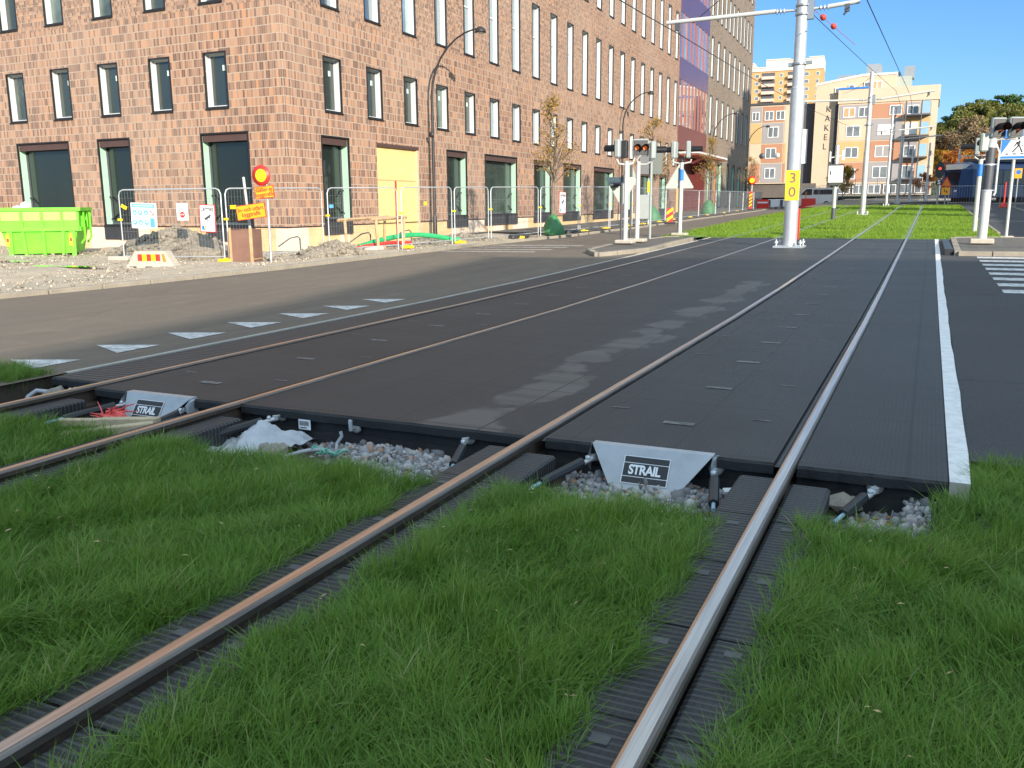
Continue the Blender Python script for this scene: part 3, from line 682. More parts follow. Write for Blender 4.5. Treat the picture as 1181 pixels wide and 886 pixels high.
# orange leaf litter caught among the stones
n = 260; lx = rng.uniform(-4.1, .2, n); ly = rng.uniform(4.0, 4.8, n)
b = MB()
for i in range(n):
    if abs(lx[i] - L2) < .25 or abs(lx[i] - R2) < .25: continue
    a = rng.uniform(0, 6.28); s = rng.uniform(.008, .022); z = float(pitz(lx[i], ly[i])) + rng.uniform(.02, .045)
    dx, dy = math.cos(a) * s, math.sin(a) * s
    b.face([(lx[i] - dx, ly[i] - dy, z), (lx[i] + dy * .5, ly[i] - dx * .5, z + .008), (lx[i] + dx, ly[i] + dy, z + .004), (lx[i] - dy * .5, ly[i] + dx * .5, z + .01)])
tag(b.build('leaf_litter', 'leaf_litter'), kind='stuff')
# ------------------------------------------------------------------ things in the pit
def anchor_rod(label, a, c, tip=.12, loc=None):
    """an eye bolt on the end of the deck, a black sleeve and a bright rod running down under the rail strip"""
    a, c = Vector(a), Vector(c); root = thing('anchor_rod', label, 'anchor rod', a, 0, 'anchor rods in the ballast pits'); d = (c - a); L = d.length; d.normalize()
    w = MB(); w.lathe([(.012, .02), (.040, .02), (.044, .012), (.044, 0), (.020, -.006), (.012, -.006)], 18, 0, (0, .03, .0), 'Y'); w.build('washer', 'zinc', root)
    e = MB(); e.tube([(0, .06, 0), (0, -.035, .0)], .012, 10); e.lathe([(.0, -.018), (.022, -.018), (.022, .012), (.0, .012)], 6, 0, (0, -.03, 0), 'Z', False)
    p = Vector((0, -.03, -.01)); e.tube([p, p + d * .10], [.017, .013], 8); e.ico(p + d * .05 + Vector((0, 0, .02)), .018, 0, 3, .1)
    e.build('eye_bolt', 'zinc', root)
    s = MB(); s.tube([d * (.13), d * (L - .02)], .028, 8, smooth=False); s.build('sleeve', 'black', root)
    t = MB(); t.tube([d * (L - .04), d * (L + tip)], .011, 8); t.build('rod', 'cable_blue', root)
    return root
anchor_rod('black sleeved anchor rod left of the centre lettered plate', (-1.69, 4.80, -.075), (-1.84, 4.30, -.125))
anchor_rod('black sleeved anchor rod right of the centre lettered plate', (-.98, 4.80, -.075), (-.89, 4.36, -.135), .05)
anchor_rod('anchor rod beside the left strip of the diagonal rail, by the wide gravel pit', (-2.54, 4.80, -.065), (-2.44, 4.42, -.13), .06)
anchor_rod('anchor rod in the rightmost gravel pit beside the shiny rail', (-.15, 4.80, -.075), (-.28, 4.44, -.13), .08)
anchor_rod('anchor rod reaching out from under the white plastic sheet', (-4.03, 4.80, -.06), (-4.22, 4.36, -.11), .22)
anchor_rod('anchor rod on the right end of the left lettered plate', (-4.87, 4.80, -.08), (-4.80, 4.36, -.11), .04)
anchor_rod('anchor rod behind the torn red netting, left of the left lettered plate', (-5.44, 4.80, -.075), (-5.60, 4.30, -.12), .12)
anchor_rod('anchor rod in the farthest left gravel pit, beside the ribbed deck', (-6.22, 4.98, -.07), (-6.30, 4.55, -.13), .05)
r = thing('eye_bolt', 'single steel eye bolt on the deck end above the wide gravel pit', 'eye bolt', (-3.40, 4.80, -.062))
w = MB(); w.lathe([(.01, .02), (.038, .02), (.042, .01), (.03, 0), (.01, -.004)], 16, 0, (0, .02, -.02), 'Y'); w.build('washer', 'zinc', r)
w = MB(); w.tube([(0, .05, -.02), (0, -.04, -.02)], .012, 8); w.tube([(0, -.03, -.03), (0, -.035, .03), (0, -.03, .045)], .014, 8); w.build('bolt', 'zinc', r)

def deflector(label, x0, x1, shift):
    root = thing('deflector_plate', label, 'deflector plate', ((x0 + x1) / 2, 4.80, 0)); hw = (x1 - x0) / 2
    # bent sheet: a short flange on the deck, a sloping face narrowing to the bottom, folded cheeks at both ends
    top_l, top_r = Vector((-hw, -.012, .004)), Vector((hw, -.012, .004)); bl, br = Vector((-hw + .15 + shift, -.17, -.225)), Vector((hw - .20 + shift, -.17, -.225))
    b = MB(); n = Vector((0, -.8, .6)) * .004
    for o in (Vector((0, 0, 0)), -n):
        q = [top_l + o, bl + o, br + o, top_r + o]; b.face(q if o.length == 0 else q[::-1])
    b.grid([[top_l, bl, br, top_r], [top_l - n, bl - n, br - n, top_r - n]], 0, True, False)
    b.box((-hw, -.012, .0), (hw, .05, .004)); plate = b.build('plate', 'galvanised', root, recalc=True)
    for s in (-1, 1):
        c = MB(); x = s * hw
        poly = [Vector((x, -.012, .004)), Vector((x, -.075, -.045)), Vector((x + s * .012, -.075, -.10)), Vector((x + s * .012, .0, -.17)), Vector((x + s * .02, .03, -.16)), Vector((x + s * .02, .035, .0))]
        c.face(poly); c.face([p + Vector((s * .004, 0, 0)) for p in poly][::-1]); c.build('cheek', 'galvanised', root)
    # black sticker with white bars and lettering, on the slope
    ex = Vector((1, 0, 0)); ey = (((top_l + top_r) / 2) - ((bl + br) / 2)); ey.x = 0; ey.normalize(); ez = ex.cross(ey)
    ctr = (top_l + top_r + bl + br) / 4 + Vector((-.005, 0, .004)) + ez * .002
    mt = Matrix((ex, ey, ez)).transposed().to_4x4(); mt.translation = ctr
    def slab(name, mat, u0, u1, v0, v1, h, par):
        s_ = MB(); s_.box((u0, v0, 0), (u1, v1, h), 0, mt); return s_.build(name, mat, par)
    st = slab('sticker', 'sign_white', -.135, .135, -.083, .083, .0012, root)
    slab('bar', 'black', -.130, .130, .043, .079, .002, st); slab('bar', 'black', -.130, .130, -.079, -.043, .002, st); slab('band', 'black', -.130, .130, -.039, .039, .0016, st)
    t = text('STRAIL', .088, 'sign_white', st, 'lettering', (0, 0, 0), (0, 0, 0), .0015, sx=.80, bold=.003, spacing=.92)
    t.matrix_local = mt @ Matrix.Translation((-.005, -.002, .003)) @ Matrix.Diagonal((.74, .88, 1, 1))
    return root
deflector('bent galvanised plate with black lettered sticker in the pit between the two near rails', -1.70, -.99, .02)
deflector('bent galvanised plate with black lettered sticker beside the torn red netting', -5.46, -4.82, -.05)

# white plastic sheet thrown over an anchor rod
b = MB(); rows = []; q = random.Random(5)
for i in range(46):
    u = i / 45; r_ = []
    for j in range(40):
        v = j / 39
        x = -4.26 + .56 * u + .03 * math.sin(v * 7); y = 4.12 + .62 * v + .05 * math.sin(u * 9)
        peak = max(0, 1 - abs(u - .50) * 2.2) * max(0, 1 - abs(v - .80) * 2.0)
        fold = abs(math.sin(u * 11 + v * 6)) * .030 + abs(math.sin(v * 17 - u * 9 + 1)) * .020 + abs(math.sin(u * 29 + v * 23)) * .010
        z = -.205 + .145 * peak ** 1.25 + fold * .75 + q.uniform(-.003, .003)
        r_.append((x, y, z))
    rows.append(r_)
b.grid(rows, 0, False, True); tag(b.build('plastic_sheet', 'plastic_sheet'), 'crumpled white plastic sheet draped over an anchor rod in the gravel', 'plastic sheet')
b = MB(); b.ico((0, 0, 0), .10, 0, 4, .3, (1.25, .8, .62)); b.ico((.05, .02, .02), .06, 0, 9, .3, (1, .8, .7)); b.ico((-.06, .0, .01), .05, 0, 12, .3)
tag(b.build('mud_lump', 'rock', None, (-3.72, 4.36, -.165)), 'lump of dried mud in front of the white plastic sheet', 'mud lump')
b = MB(); b.ico((0, 0, 0), .085, 0, 21, .3, (1.3, .8, .6)); b.ico((.05, .03, 0), .05, 0, 22, .3)
tag(b.build('mud_lump', 'rock', None, (-.30, 4.74, -.16)), 'lump of dried mud in the rightmost gravel pit', 'mud lump')
b = MB(); pts = []
for k in range(13): a = R(20 + 15 * k); pts.append((-3.62 + .15 * math.sin(a * .9) + .012 * k, 4.28 + .036 * k, -.165 + .03 * math.sin(k * .5)))
pts += [(-3.44, 4.72, -.12), (-3.45, 4.72, -.09)]
b.tube(pts, .012, 8); tag(b.build('cable', 'cable_grey'), 'bent grey cable end lying on the gravel beside the plastic sheet', 'cable')
b = MB(); q = random.Random(3)
for k in range(9):
    p = Vector((q.uniform(-.04, .04), q.uniform(-.03, .03), .0)); pts = [p]
    for _ in range(5): p = p + Vector((q.uniform(-.03, .03), q.uniform(-.03, .03), q.uniform(-.012, .02))); pts.append(p)
    b.tube(pts, .007, 5)
tag(b.build('rag', 'teal', None, (-3.37, 4.45, -.16)), 'small green tangle of cord on the gravel', 'cord scrap')
# torn red netting
b = MB(); q = random.Random(8)
for k in range(26):
    a = q.uniform(0, 6.28); ln = q.uniform(.05, .17); p0 = Vector((q.uniform(-.09, .09), q.uniform(-.05, .05), q.uniform(-.05, .03)))
    d = Vector((math.cos(a), math.sin(a) * .6, q.uniform(-.1, .9))).normalized(); b.tube([p0, p0 + d * ln * .5 + Vector((0, 0, .012)), p0 + d * ln], [.008, .006, .003], 5)
for k in range(5): b.ico((q.uniform(-.07, .07), q.uniform(-.04, .04), q.uniform(-.06, .0)), q.uniform(.04, .07), 0, 30 + k, .4, (1.2, .7, .6))
tag(b.build('torn_netting', 'red_net', None, (-5.32, 4.50, -.10)), 'torn scrap of red plastic netting in the left pit', 'netting')
def plank(label, p, q_, w, h, mat='wood_pale'):
    p, q_ = Vector(p), Vector(q_); d = q_ - p; b = MB()
    mt = Matrix.Rotation(math.atan2(d.y, d.x), 4, 'Z') @ Matrix.Rotation(-math.asin(d.z / d.length), 4, 'Y')
    b.box((0, -w / 2, -h / 2), (d.length, w / 2, h / 2), 0, mt, .006); o = b.build('timber', mat, None, p); return tag(o, label, 'timber')
plank('short squared timber lying in front of the red netting', (-5.12, 4.24, -.085), (-4.72, 4.38, -.075), .07, .07)
plank('squared timber lying beside the second rail from the left', (-5.04, 3.86, -.09), (-4.66, 4.28, -.075), .07, .07)
plank('weathered board lying in the grass left of the red netting', (-5.45, 4.18, -.10), (-5.12, 4.26, -.085), .06, .05)
b = MB(); b.box((-.05, -.004, -.035), (.05, 0, .035), 0); root = b.build('tag_label', 'sign_white', None, (-3.80, 4.795, -.095), R(0)); tag(root, 'small white printed tag on the deck end beside the plastic sheet', 'tag')
bars = MB(); x = -.04
while x < .036: wd = rnd.choice((.002, .003, .005)); bars.box((x, -.0055, -.008), (x + wd, -.0045, .024)); x += wd + rnd.choice((.003, .004))
bars.box((-.035, -.0055, -.025), (.02, -.0045, -.019)); bars.build('print', 'black', root)
b = MB(); b.box((-.05, -.02, -.012), (.05, .02, .012), 0, Matrix.Rotation(.5, 4, 'Z') @ Matrix.Rotation(.3, 4, 'X'), .004)
tag(b.build('white_block', 'sign_white', None, (-.87, 4.74, -.17)), 'small white plastic block in the pit right of the centre plate', 'plastic block')
b = MB()
for k in range(5): b.ico((q.uniform(-.08, .08), q.uniform(-.06, .06), q.uniform(-.02, .03)), q.uniform(.05, .09), 0, 60 + k, .35)
tag(b.build('rubble', 'rock', None, (-6.42, 4.86, -.15)), 'grey broken lumps in the farthest left pit beside the grass', 'rubble')
b = MB(); b.tube([(-6.56, 4.72, -.2), (-6.58, 4.78, -.13), (-6.55, 4.84, -.09), (-6.48, 4.88, -.10), (-6.45, 4.90, -.16)], .018, 10); tag(b.build('pipe', 'cable_grey'), 'bent grey pipe end beside the grass at far left', 'pipe')

# ------------------------------------------------------------------ painted markings
b = MB()
for k in range(7):
    x, y = -7.06, 5.43 + .955 * k; z = zt(x, y) - .003; b.face([(x, y - .27, z), (x + .01, y + .27, z), (x - .61, y + .01, z)])
structure(b.build('yield_line', 'road_paint'))
b = MB()
for k in range(4):
    y = 21.6 + .95 * k; pts = [(-12.2 + .05 * k, y), (-8.9 + .1 * k, y + .5), (-8.9 + .1 * k, y + .9), (-12.2 + .05 * k, y + .4)]
    b.grid([[(pts[0][0] + (pts[1][0] - pts[0][0]) * i / 5, pts[0][1] + (pts[1][1] - pts[0][1]) * i / 5 + o, zt(pts[0][0] + (pts[1][0] - pts[0][0]) * i / 5, y + o) - .002) for i in range(6)] for o in (0, .38)], 0, False, False)
structure(b.build('zebra_crossing', 'worn_paint'))
b = MB()
for k in range(8):
    y = 15.45 + 1.045 * k
    b.grid([[(x, y + o, zt(x, y + o) - .006) for x in (1.10 - .008 * k, 2.5, 4.2)] for o in (-.25, .25)], 0, False, False)
structure(b.build('zebra_crossing', 'road_paint'))
b = MB(); b.grid([[(x, y, zt(x, y) - .022) for x in (5.2, 5.32)] for y in frange(32, 84, 2)], 0, False, False)
b.grid([[(x, y, zt(x, y) - .022) for x in (2.2, 5.0)] for y in (46.0, 46.3)], 0, False, False); structure(b.build('lane_marking', 'worn_paint'))

# ------------------------------------------------------------------ raised islands with kerbs
def island(name, poly, label, mat='path_asphalt'):
    b = MB(); n = len(poly); c = (sum(p[0] for p in poly) / n, sum(p[1] for p in poly) / n); h = .075
    for i in range(n):
        a, d = poly[i], poly[(i + 1) % n]; b.face([(a[0], a[1], zt(*a) + h), (d[0], d[1], zt(*d) + h), (c[0], c[1], zt(*c) + h)])
    structure(b.build(name, mat)); kerb('kerb', label, list(poly) + [poly[0]], .15, .09, .2, 'kerbstone', .008, .7)
island('traffic_island', [(-7.35, 20.9), (-6.72, 22.7), (-6.82, 28.9), (-7.78, 28.9), (-8.25, 24.6), (-8.05, 22.2)], 'kerb round the left traffic island under the paired signals')
island('pavement_island', [(.66, 23.3), (14, 24.2), (14, 30.0), (2.6, 30.0), (.68, 29.9)], 'kerb round the right pavement island at the zebra crossing')
b = MB(); b.box((-.09, -3, -.2), (.09, 3, .10), 0, None, .01)
tag(b.build('kerb', 'black', None, (.47, 26.4, zt(.5, 26.4) - .01)), 'dark rubber edge strip between the white beam and right island', 'kerb')
# ------------------------------------------------------------------ the brick building
def wall(x0, x1, z0, z1, holes, thick=.4, name='wall', mats='brick_red', parent=None, y=0, ends=True):
    """a wall sheet in the local xz plane with rectangular openings and their reveals"""
    b = MB(); X_ = sorted({x0, x1, *[v for h in holes for v in h[:2]]}); Z_ = sorted({z0, z1, *[v for h in holes for v in h[2:]]})
    X_ = [v for v in X_ if x0 <= v <= x1]; Z_ = [v for v in Z_ if z0 <= v <= z1]
    inside = lambda a, c: any(h[0] < a < h[1] and h[2] < c < h[3] for h in holes)
    for j in range(len(Z_) - 1):
        i = 0
        while i < len(X_) - 1:
            if inside((X_[i] + X_[i + 1]) / 2, (Z_[j] + Z_[j + 1]) / 2): i += 1; continue
            k = i
            while k < len(X_) - 1 and not inside((X_[k] + X_[k + 1]) / 2, (Z_[j] + Z_[j + 1]) / 2): k += 1
            b.face([(X_[i], y, Z_[j]), (X_[k], y, Z_[j]), (X_[k], y, Z_[j + 1]), (X_[i], y, Z_[j + 1])]); i = k
    t = y + thick
    for a, c, e, f in holes:
        b.face([(a, y, e), (a, y, f), (a, t, f), (a, t, e)]); b.face([(c, y, f), (c, y, e), (c, t, e), (c, t, f)])
        b.face([(a, y, f), (c, y, f), (c, t, f), (a, t, f)]); b.face([(c, y, e), (a, y, e), (a, t, e), (c, t, e)])
    if ends:
        for x, fl in ((x0, 0), (x1, 1)):
            q = [(x, y, z0), (x, y, z1), (x, t, z1), (x, t, z0)]; b.face(q[::-1] if fl else q)
        b.face([(x0, y, z0), (x0, t, z0), (x1, t, z0), (x1, y, z0)])
    return b.build(name, mats, parent)
_win = {}
def window(parent, x, z, w, h, kind, d=.26):
    """lining, dark trim with inner frame, and pane; copies share their meshes"""
    key = (round(w, 2), round(h, 2), kind); g = .0025
    if key in _win: o = copy_tree(_win[key], parent); o.location = (x, 0, z); return o
    shop = kind.startswith('shop')
    if shop: d = .36
    jm = 'jamb_green' if shop else 'jamb_white'
    b = MB()
    for a, c in ((g, .03), (w - .03, w - g)): b.box((a, .045, g), (c, d - .005, h - g))
    b.box((.03, .045, g), (w - .03, d - .005, .03)); b.box((.03, .045, h - .03), (w - .03, d - .005, h - g))
    o = b.build('window', jm, parent, (x, 0, z))
    f = MB(); tr = .035
    for a, c, e, k in ((-.012, tr, -.012, h + .012), (w - tr, w + .012, -.012, h + .012), (tr, w - tr, -.012, tr), (tr, w - tr, h - tr, h + .012)): f.box((a, -.022, e), (c, .042, k))
    f.box((-.03, -.06, -.045), (w + .03, -.024, -.014))
    fw = .06
    for a, c, e, k in ((.032, .032 + fw, .032, h - .032), (w - .032 - fw, w - .032, .032, h - .032), (.032 + fw, w - .032 - fw, .032, .032 + fw), (.032 + fw, w - .032 - fw, h - .032 - fw, h - .032)): f.box((a, d - .07, e), (c, d, k), 1)
    if h > 3 and not shop:
        f.box((.032 + fw, d - .065, h * .56), (w - .032 - fw, d, h * .56 + .07), 1)
    f.build('frame', ['window_trim', 'dark_grey' if shop else 'jamb_white'], o)
    p = MB(); p.face([(.03, d - .03, .03), (w - .03, d - .03, .03), (w - .03, d - .03, h - .03), (.03, d - .03, h - .03)]); p.build('pane', 'pane_shop' if shop else ('pane_dim' if kind == 'dim' else 'pane_upper'), o)
    if shop:
        l = MB(); l.box((.036, .05, h - .27), (w - .036, .12, h - .036)); l.build('lintel', 'lintel', o)
        s_ = MB(); xs_ = (.05 if kind == 'shop_left' else w - .05); dx = .34 if kind == 'shop_left' else -.34
        s_.tube([(xs_, d - .1, 1.0), (xs_ + dx, d - .04, .78)], .025, 6); s_.tube([(xs_, d - .1, .2), (xs_ + dx, d - .04, .42)], .025, 6); s_.build('brace', 'black', o)
        m_ = MB(); m_.box((-.03, -.035, -.50), (w + .03, .03, -.03)); m_.build('membrane', 'membrane', o)
    if kind == 'dim' and h < 2:
        k = MB(); k.box((w * .60, d - .036, h * .68), (w * .60 + .13, d - .0315, h * .68 + .17)); k.build('sticker', 'pale_screen_green', o)
    _win[key] = o; return o

CX, CY = -18.41, 23.09; Z0 = .72
bld = thing('brick_building', 'long red-brown brick building with rows of tall narrow windows, under construction', 'building', (CX, CY, 0), 0)
RF = bpy.data.objects.new('street_facade', None); COL.objects.link(RF)
pR = MB(); faceR = R(90 + 1.79); faceL = R(-1.87)
# street side (local x runs away from the corner)
HR = [(2.16 + 2.655 * k, 3.19 + 2.655 * k, 4.46, 6.20) for k in range(20)]
HR += [(2.16 + 2.655 * k, 3.19 + 2.655 * k, 7.78, 11.34) for k in range(20)] + [(2.16 + 2.655 * k, 3.19 + 2.655 * k, 13.1, 16.8) for k in range(20)]
SHOP = [(1.86, 3.50), (10.94, 12.87), (14.79, 18.63), (20.99, 23.45), (25.56, 28.65), (31.2, 35.5), (38.0, 40.0), (42.2, 45.8), (48.3, 50.4)]
DOOR = (5.33, 8.5, .0, 3.62)
holesR = HR + [(a, c, .90, 3.66) for a, c in SHOP] + [(DOOR[0], DOOR[1], Z0, DOOR[3])]
w1 = wall(.002, 54.2, Z0, 27, holesR, .38, 'brick_wall', 'brick_red', bld); w1.rotation_euler.z = faceR
# end facing the camera (local x is minus the distance from the corner)
ends = [(1.54, 3.60), (6.93, 8.54), (10.06, 12.93), (16.5, 18.2), (20.5, 23.2)]
HL = [(-(3.23 + 2.47 * k), -(2.27 + 2.47 * k), 4.50, 6.21) for k in range(8)] + [(-(3.23 + 2.47 * k), -(2.27 + 2.47 * k), 7.71, 9.45) for k in range(8)]
w2 = wall(-34, -.002, Z0, 27, HL + [(-c, -a, .68 + .06, 3.72) for a, c in ends], .38, 'brick_wall', 'brick_red', bld); w2.rotation_euler.z = faceL
COL.objects.unlink(RF); bpy.data.objects.remove(RF)
def on_wall(o, ang, flip=False):
    v = Vector(o.location); o.location = Matrix.Rotation(ang, 3, 'Z') @ v; o.rotation_euler.z = ang; return o
for k in range(20):
    for z, h in ((4.46, 1.74), (7.78, 3.56), (13.1, 3.7)):
        if z > 12 and k < 9: continue
        on_wall(window(bld, 2.16 + 2.655 * k, z, 1.03, h, 'dim' if z < 5 and k < 5 else 'upper'), faceR)
for a, c in SHOP: on_wall(window(bld, a, .90, c - a, 2.76, 'shop_right'), faceR)
for k in range(6):
    on_wall(window(bld, -(3.23 + 2.47 * k), 4.50, .96, 1.71, 'dim'), faceL); on_wall(window(bld, -(3.23 + 2.47 * k), 7.71, .96, 1.74, 'dim'), faceL)
for a, c in ends[:4]: on_wall(window(bld, -c, .74, c - a, 2.98, 'shop_left'), faceL)
# unfilled openings above, closed by dark panels
b = MB()
for k in range(9): b.face([(2.16 + 2.655 * k, .3, 13.1), (3.19 + 2.655 * k, .3, 13.1), (3.19 + 2.655 * k, .3, 16.8), (2.16 + 2.655 * k, .3, 16.8)])
o = b.build('opening_panel', 'pane_upper', bld); o.rotation_euler.z = faceR
b = MB()
for k in range(6, 8):
    for z, h in ((4.5, 1.71), (7.71, 1.74)): b.face([(-(3.23 + 2.47 * k), .3, z), (-(2.27 + 2.47 * k), .3, z), (-(2.27 + 2.47 * k), .3, z + h), (-(3.23 + 2.47 * k), .3, z + h)])
b.face([(-23.2, .3, .7), (-20.5, .3, .7), (-20.5, .3, 3.75), (-23.2, .3, 3.75)])
o = b.build('opening_panel', 'pane_shop', bld); o.rotation_euler.z = faceL
# boarded doorway
b = MB(); b.box((5.33, .10, -.1), (8.5, .16, 3.62)); o = b.build('boarded_door', 'plywood', bld); o.rotation_euler.z = faceR
b = MB(); b.box((5.33, .09, 2.28), (8.5, .099, 2.32)); b.box((6.72, .085, -.1), (6.84, .099, 2.28), 1); b.box((5.331, -.01, 3.5), (8.499, .1, 3.619), 2); b.box((8.38, .0, -.1), (8.498, .1, 3.49), 3)
o = b.build('board_joint', ['wood', 'red', 'lintel', 'wood_pale'], bld); o.rotation_euler.z = faceR
# plinth of insulation boards and pale concrete, set back a little below the brick
def plinth(x0, x1, ang, seed):
    q = random.Random(seed); b = MB(); x = x0; z = -.35
    while x < x1 - .05:
        wd = min(q.choice((.6, .9, 1.2, 1.8)), x1 - x)
        if ang == faceR and x < DOOR[0] < x + wd: wd = DOOR[0] - x
        if ang == faceR and DOOR[0] - .01 <= x < DOOR[1]: x = DOOR[1]; continue
        off = q.uniform(.015, .05); b.box((x + .004, off, z), (x + wd - .004, .40, Z0 - .045), q.choice((0, 0, 1))); x += wd
    b.box((x0, .06, Z0 - .04), (DOOR[0] if ang == faceR else x1, .3, Z0), 2)
    if ang == faceR: b.box((DOOR[1], .06, Z0 - .04), (x1, .3, Z0), 2)
    o = b.build('plinth', ['insulation', 'plinth_pale', 'black'], bld); o.rotation_euler.z = ang
plinth(0.05, 54.2, faceR, 4); plinth(-34, -.01, faceL, 9)
b = MB(); b.face([(0, 0, 27), (-1.69, 54.17, 27), (-30, 53, 27), (-34, 1.1, 27)]); b.face([(-1.69, 54.17, -.3), (-30, 53, -.3), (-30, 53, 27), (-1.69, 54.17, 27)]); b.face([(-30, 53, -.3), (-34, 1.1, -.3), (-34, 1.1, 27), (-30, 53, 27)]); b.build('roof', 'roof_grey', bld)

# red metal entrance tower
ux = lambda u, y=0: tuple(Matrix.Rotation(faceR, 3, 'Z') @ Vector((u, y, 0)) + Vector((CX, CY, 0)))
tw = thing('entrance_tower', 'red and purple metal-clad entrance tower with a white canopy', 'building', ux(54.25), faceR); W_ = 12.75
bands = [(5.95, 7.95, 'red_metal'), (11.75, 13.5, 'purple_metal'), (17.1, 19.3, 'purple_metal'), (23.1, 27.5, 'purple_metal')]
for z0, z1, mt in bands:
    b = MB(); n = 9
    for i in range(n): b.box((W_ * i / n + .008, .02, z0), (W_ * (i + 1) / n - .008, .3, z1))
    b.box((0, .05, z0 + .01), (W_, .32, z1 - .01)); b.build('cladding', mt, tw)
for z0, z1 in ((7.95, 11.75), (13.5, 17.1), (19.3, 23.1)):
    f = MB(); n = 9
    for i in range(n):
        x = W_ * i / n + .06; b = MB(); b.face([(x + .22, .06, z0), (x + 1.36, .06, z0), (x + 1.36, .06, z1), (x + .22, .06, z1)]); b.build('window', 'pane_blue', tw)
        f.box((x - .05, -.0, z0 + .002), (x + .22, .31, z1 - .002))
    f.build('fins', 'fin_orange', tw)
b = MB(); b.box((0, .0, 0), (.14, .35, 27.5)); b.build('corner_strip', 'fin_orange', tw)
b = MB(); b.box((.15, 1.2, -.2), (W_, 1.35, 5.9)); b.box((W_ - .3, .05, -.2), (W_, 1.3, 5.9)); b.build('entrance_wall', 'red_metal', tw)
b = MB(); b.box((5.4, 1.1, .1), (7.4, 1.19, 4.3)); b.box((1.0, 1.1, .1), (2.5, 1.19, 4.6)); b.build('boarded_door', 'plywood', tw)
b = MB(); b.box((7.42, 1.08, .1), (7.9, 1.19, 4.3)); b.box((2.52, 1.08, .1), (2.9, 1.19, 4.6)); b.build('door_jamb', 'sign_white', tw)
b = MB(); b.box((.6, -1.7, 5.55), (15.2, .0, 5.72), 0, None, .03); b.box((.7, -1.6, 5.42), (15.1, -.1, 5.545), 1); b.build('canopy', ['white_paint', 'fin_orange'], tw)
b = MB(); b.face([(0, .3, 27.5), (W_, .3, 27.5), (W_, 14, 27.5), (0, 14, 27.5)]); b.build('roof', 'roof_grey', tw)

# grey-brown brick wing beyond the tower
wg = thing('brick_wing', 'far grey-brown brick wing with narrow windows, lower right corner in shadow', 'building', ux(67.02), faceR)
WX = 27.6; HW = []
for k in range(8): x = .95 + 3.3 * k; HW += [(x, x + 1.15, 8.1, 11.8), (x, x + 1.15, 13.5, 17.3)]
for k in range(11): x = .6 + 2.42 * k; HW += [(x, x + 1.0, 19.1, 22.4), (x, x + 1.0, 24.7, 27.6)]
gw = [(1.0, 2.6), (5.2, 9.0), (12.0, 13.2), (15.5, 17.2), (19.5, 21.5), (24, 25.8)]
wall(0, WX, .85, 31, HW + [(a, c, .95, 5.6) for a, c in gw], .4, 'brick_wall', 'brick_grey', wg)
for a, c, e, f in HW: window(wg, a, e, c - a, f - e, 'upper')
for a, c in gw: window(wg, a, .95, c - a, 4.65, 'shop_right')
b = MB(); b.box((4.9, -.05, .2), (5.15, .1, 5.2)); b.build('door_post', 'orange', wg)
b = MB(); b.box((0, .03, -.3), (WX, .4, .84)); b.build('plinth', 'plinth_pale', wg)
b = MB(); b.face([(0, 0, 31), (WX, 0, 31), (WX, 18, 31), (0, 18, 31)]); b.face([(WX, 0, -.3), (WX, 18, -.3), (WX, 18, 31), (WX, 0, 31)]); b.build('end_wall', 'brick_grey', wg)

# ------------------------------------------------------------------ far buildings
for nm, c in (('wall_peach', (.66, .52, .37)), ('wall_cream', (.64, .52, .38)), ('panel_orange', (.50, .25, .15)), ('panel_grey', (.37, .345, .345)), ('panel_yellow', (.62, .42, .19)), ('tower_orange', (.64, .36, .15)), ('tower_white', (.70, .62, .53)), ('balcony_pale', (.66, .53, .43)), ('recess_dark', (.10, .10, .115))): P(nm, tuple(v * .84 for v in c), .85, 0, .07, .25)  # the dark recess tone holds shade in its colour
def win_far(parent, x, z, w, h, mat='pane_far', y=0, mull=2, trim='sign_white'):
    f = MB(); t = .09
    for a, c, e, k in ((x - t, x, z - t, z + h + t), (x + w, x + w + t, z - t, z + h + t), (x, x + w, z - t, z), (x, x + w, z + h, z + h + t)): f.box((a, y - .09, e), (c, y + .02, k))
    for i in range(1, mull): xx = x + w * i / mull; f.box((xx - .05, y - .085, z), (xx + .05, y + .02, z + h))
    o = f.build('window', trim, parent); p = MB(); p.face([(x, y - .06, z), (x + w, y - .06, z), (x + w, y - .06, z + h), (x, y - .06, z + h)]); p.build('pane', mat, o); return o

# ceramic-tile shop block: left wing, dark recess, tall lettered wall, right wing with balconies
kb = thing('apartment_block', 'four-storey block with peach, grey and orange panels and tall lettered wall', 'building', (-12.1, 130, 2.0), 0)
YB = 0
def panels(name_seq, xs_, zs_, y):
    by = {}
    for j in range(len(zs_) - 1):
        for i in range(len(xs_) - 1):
            b_ = MB(); b_.box((xs_[i] + .06, y - .03, zs_[j] + .06), (xs_[i + 1] - .06, y + .2, zs_[j + 1] - .06)); b_.build('wall_panel', name_seq[j][i], kb)
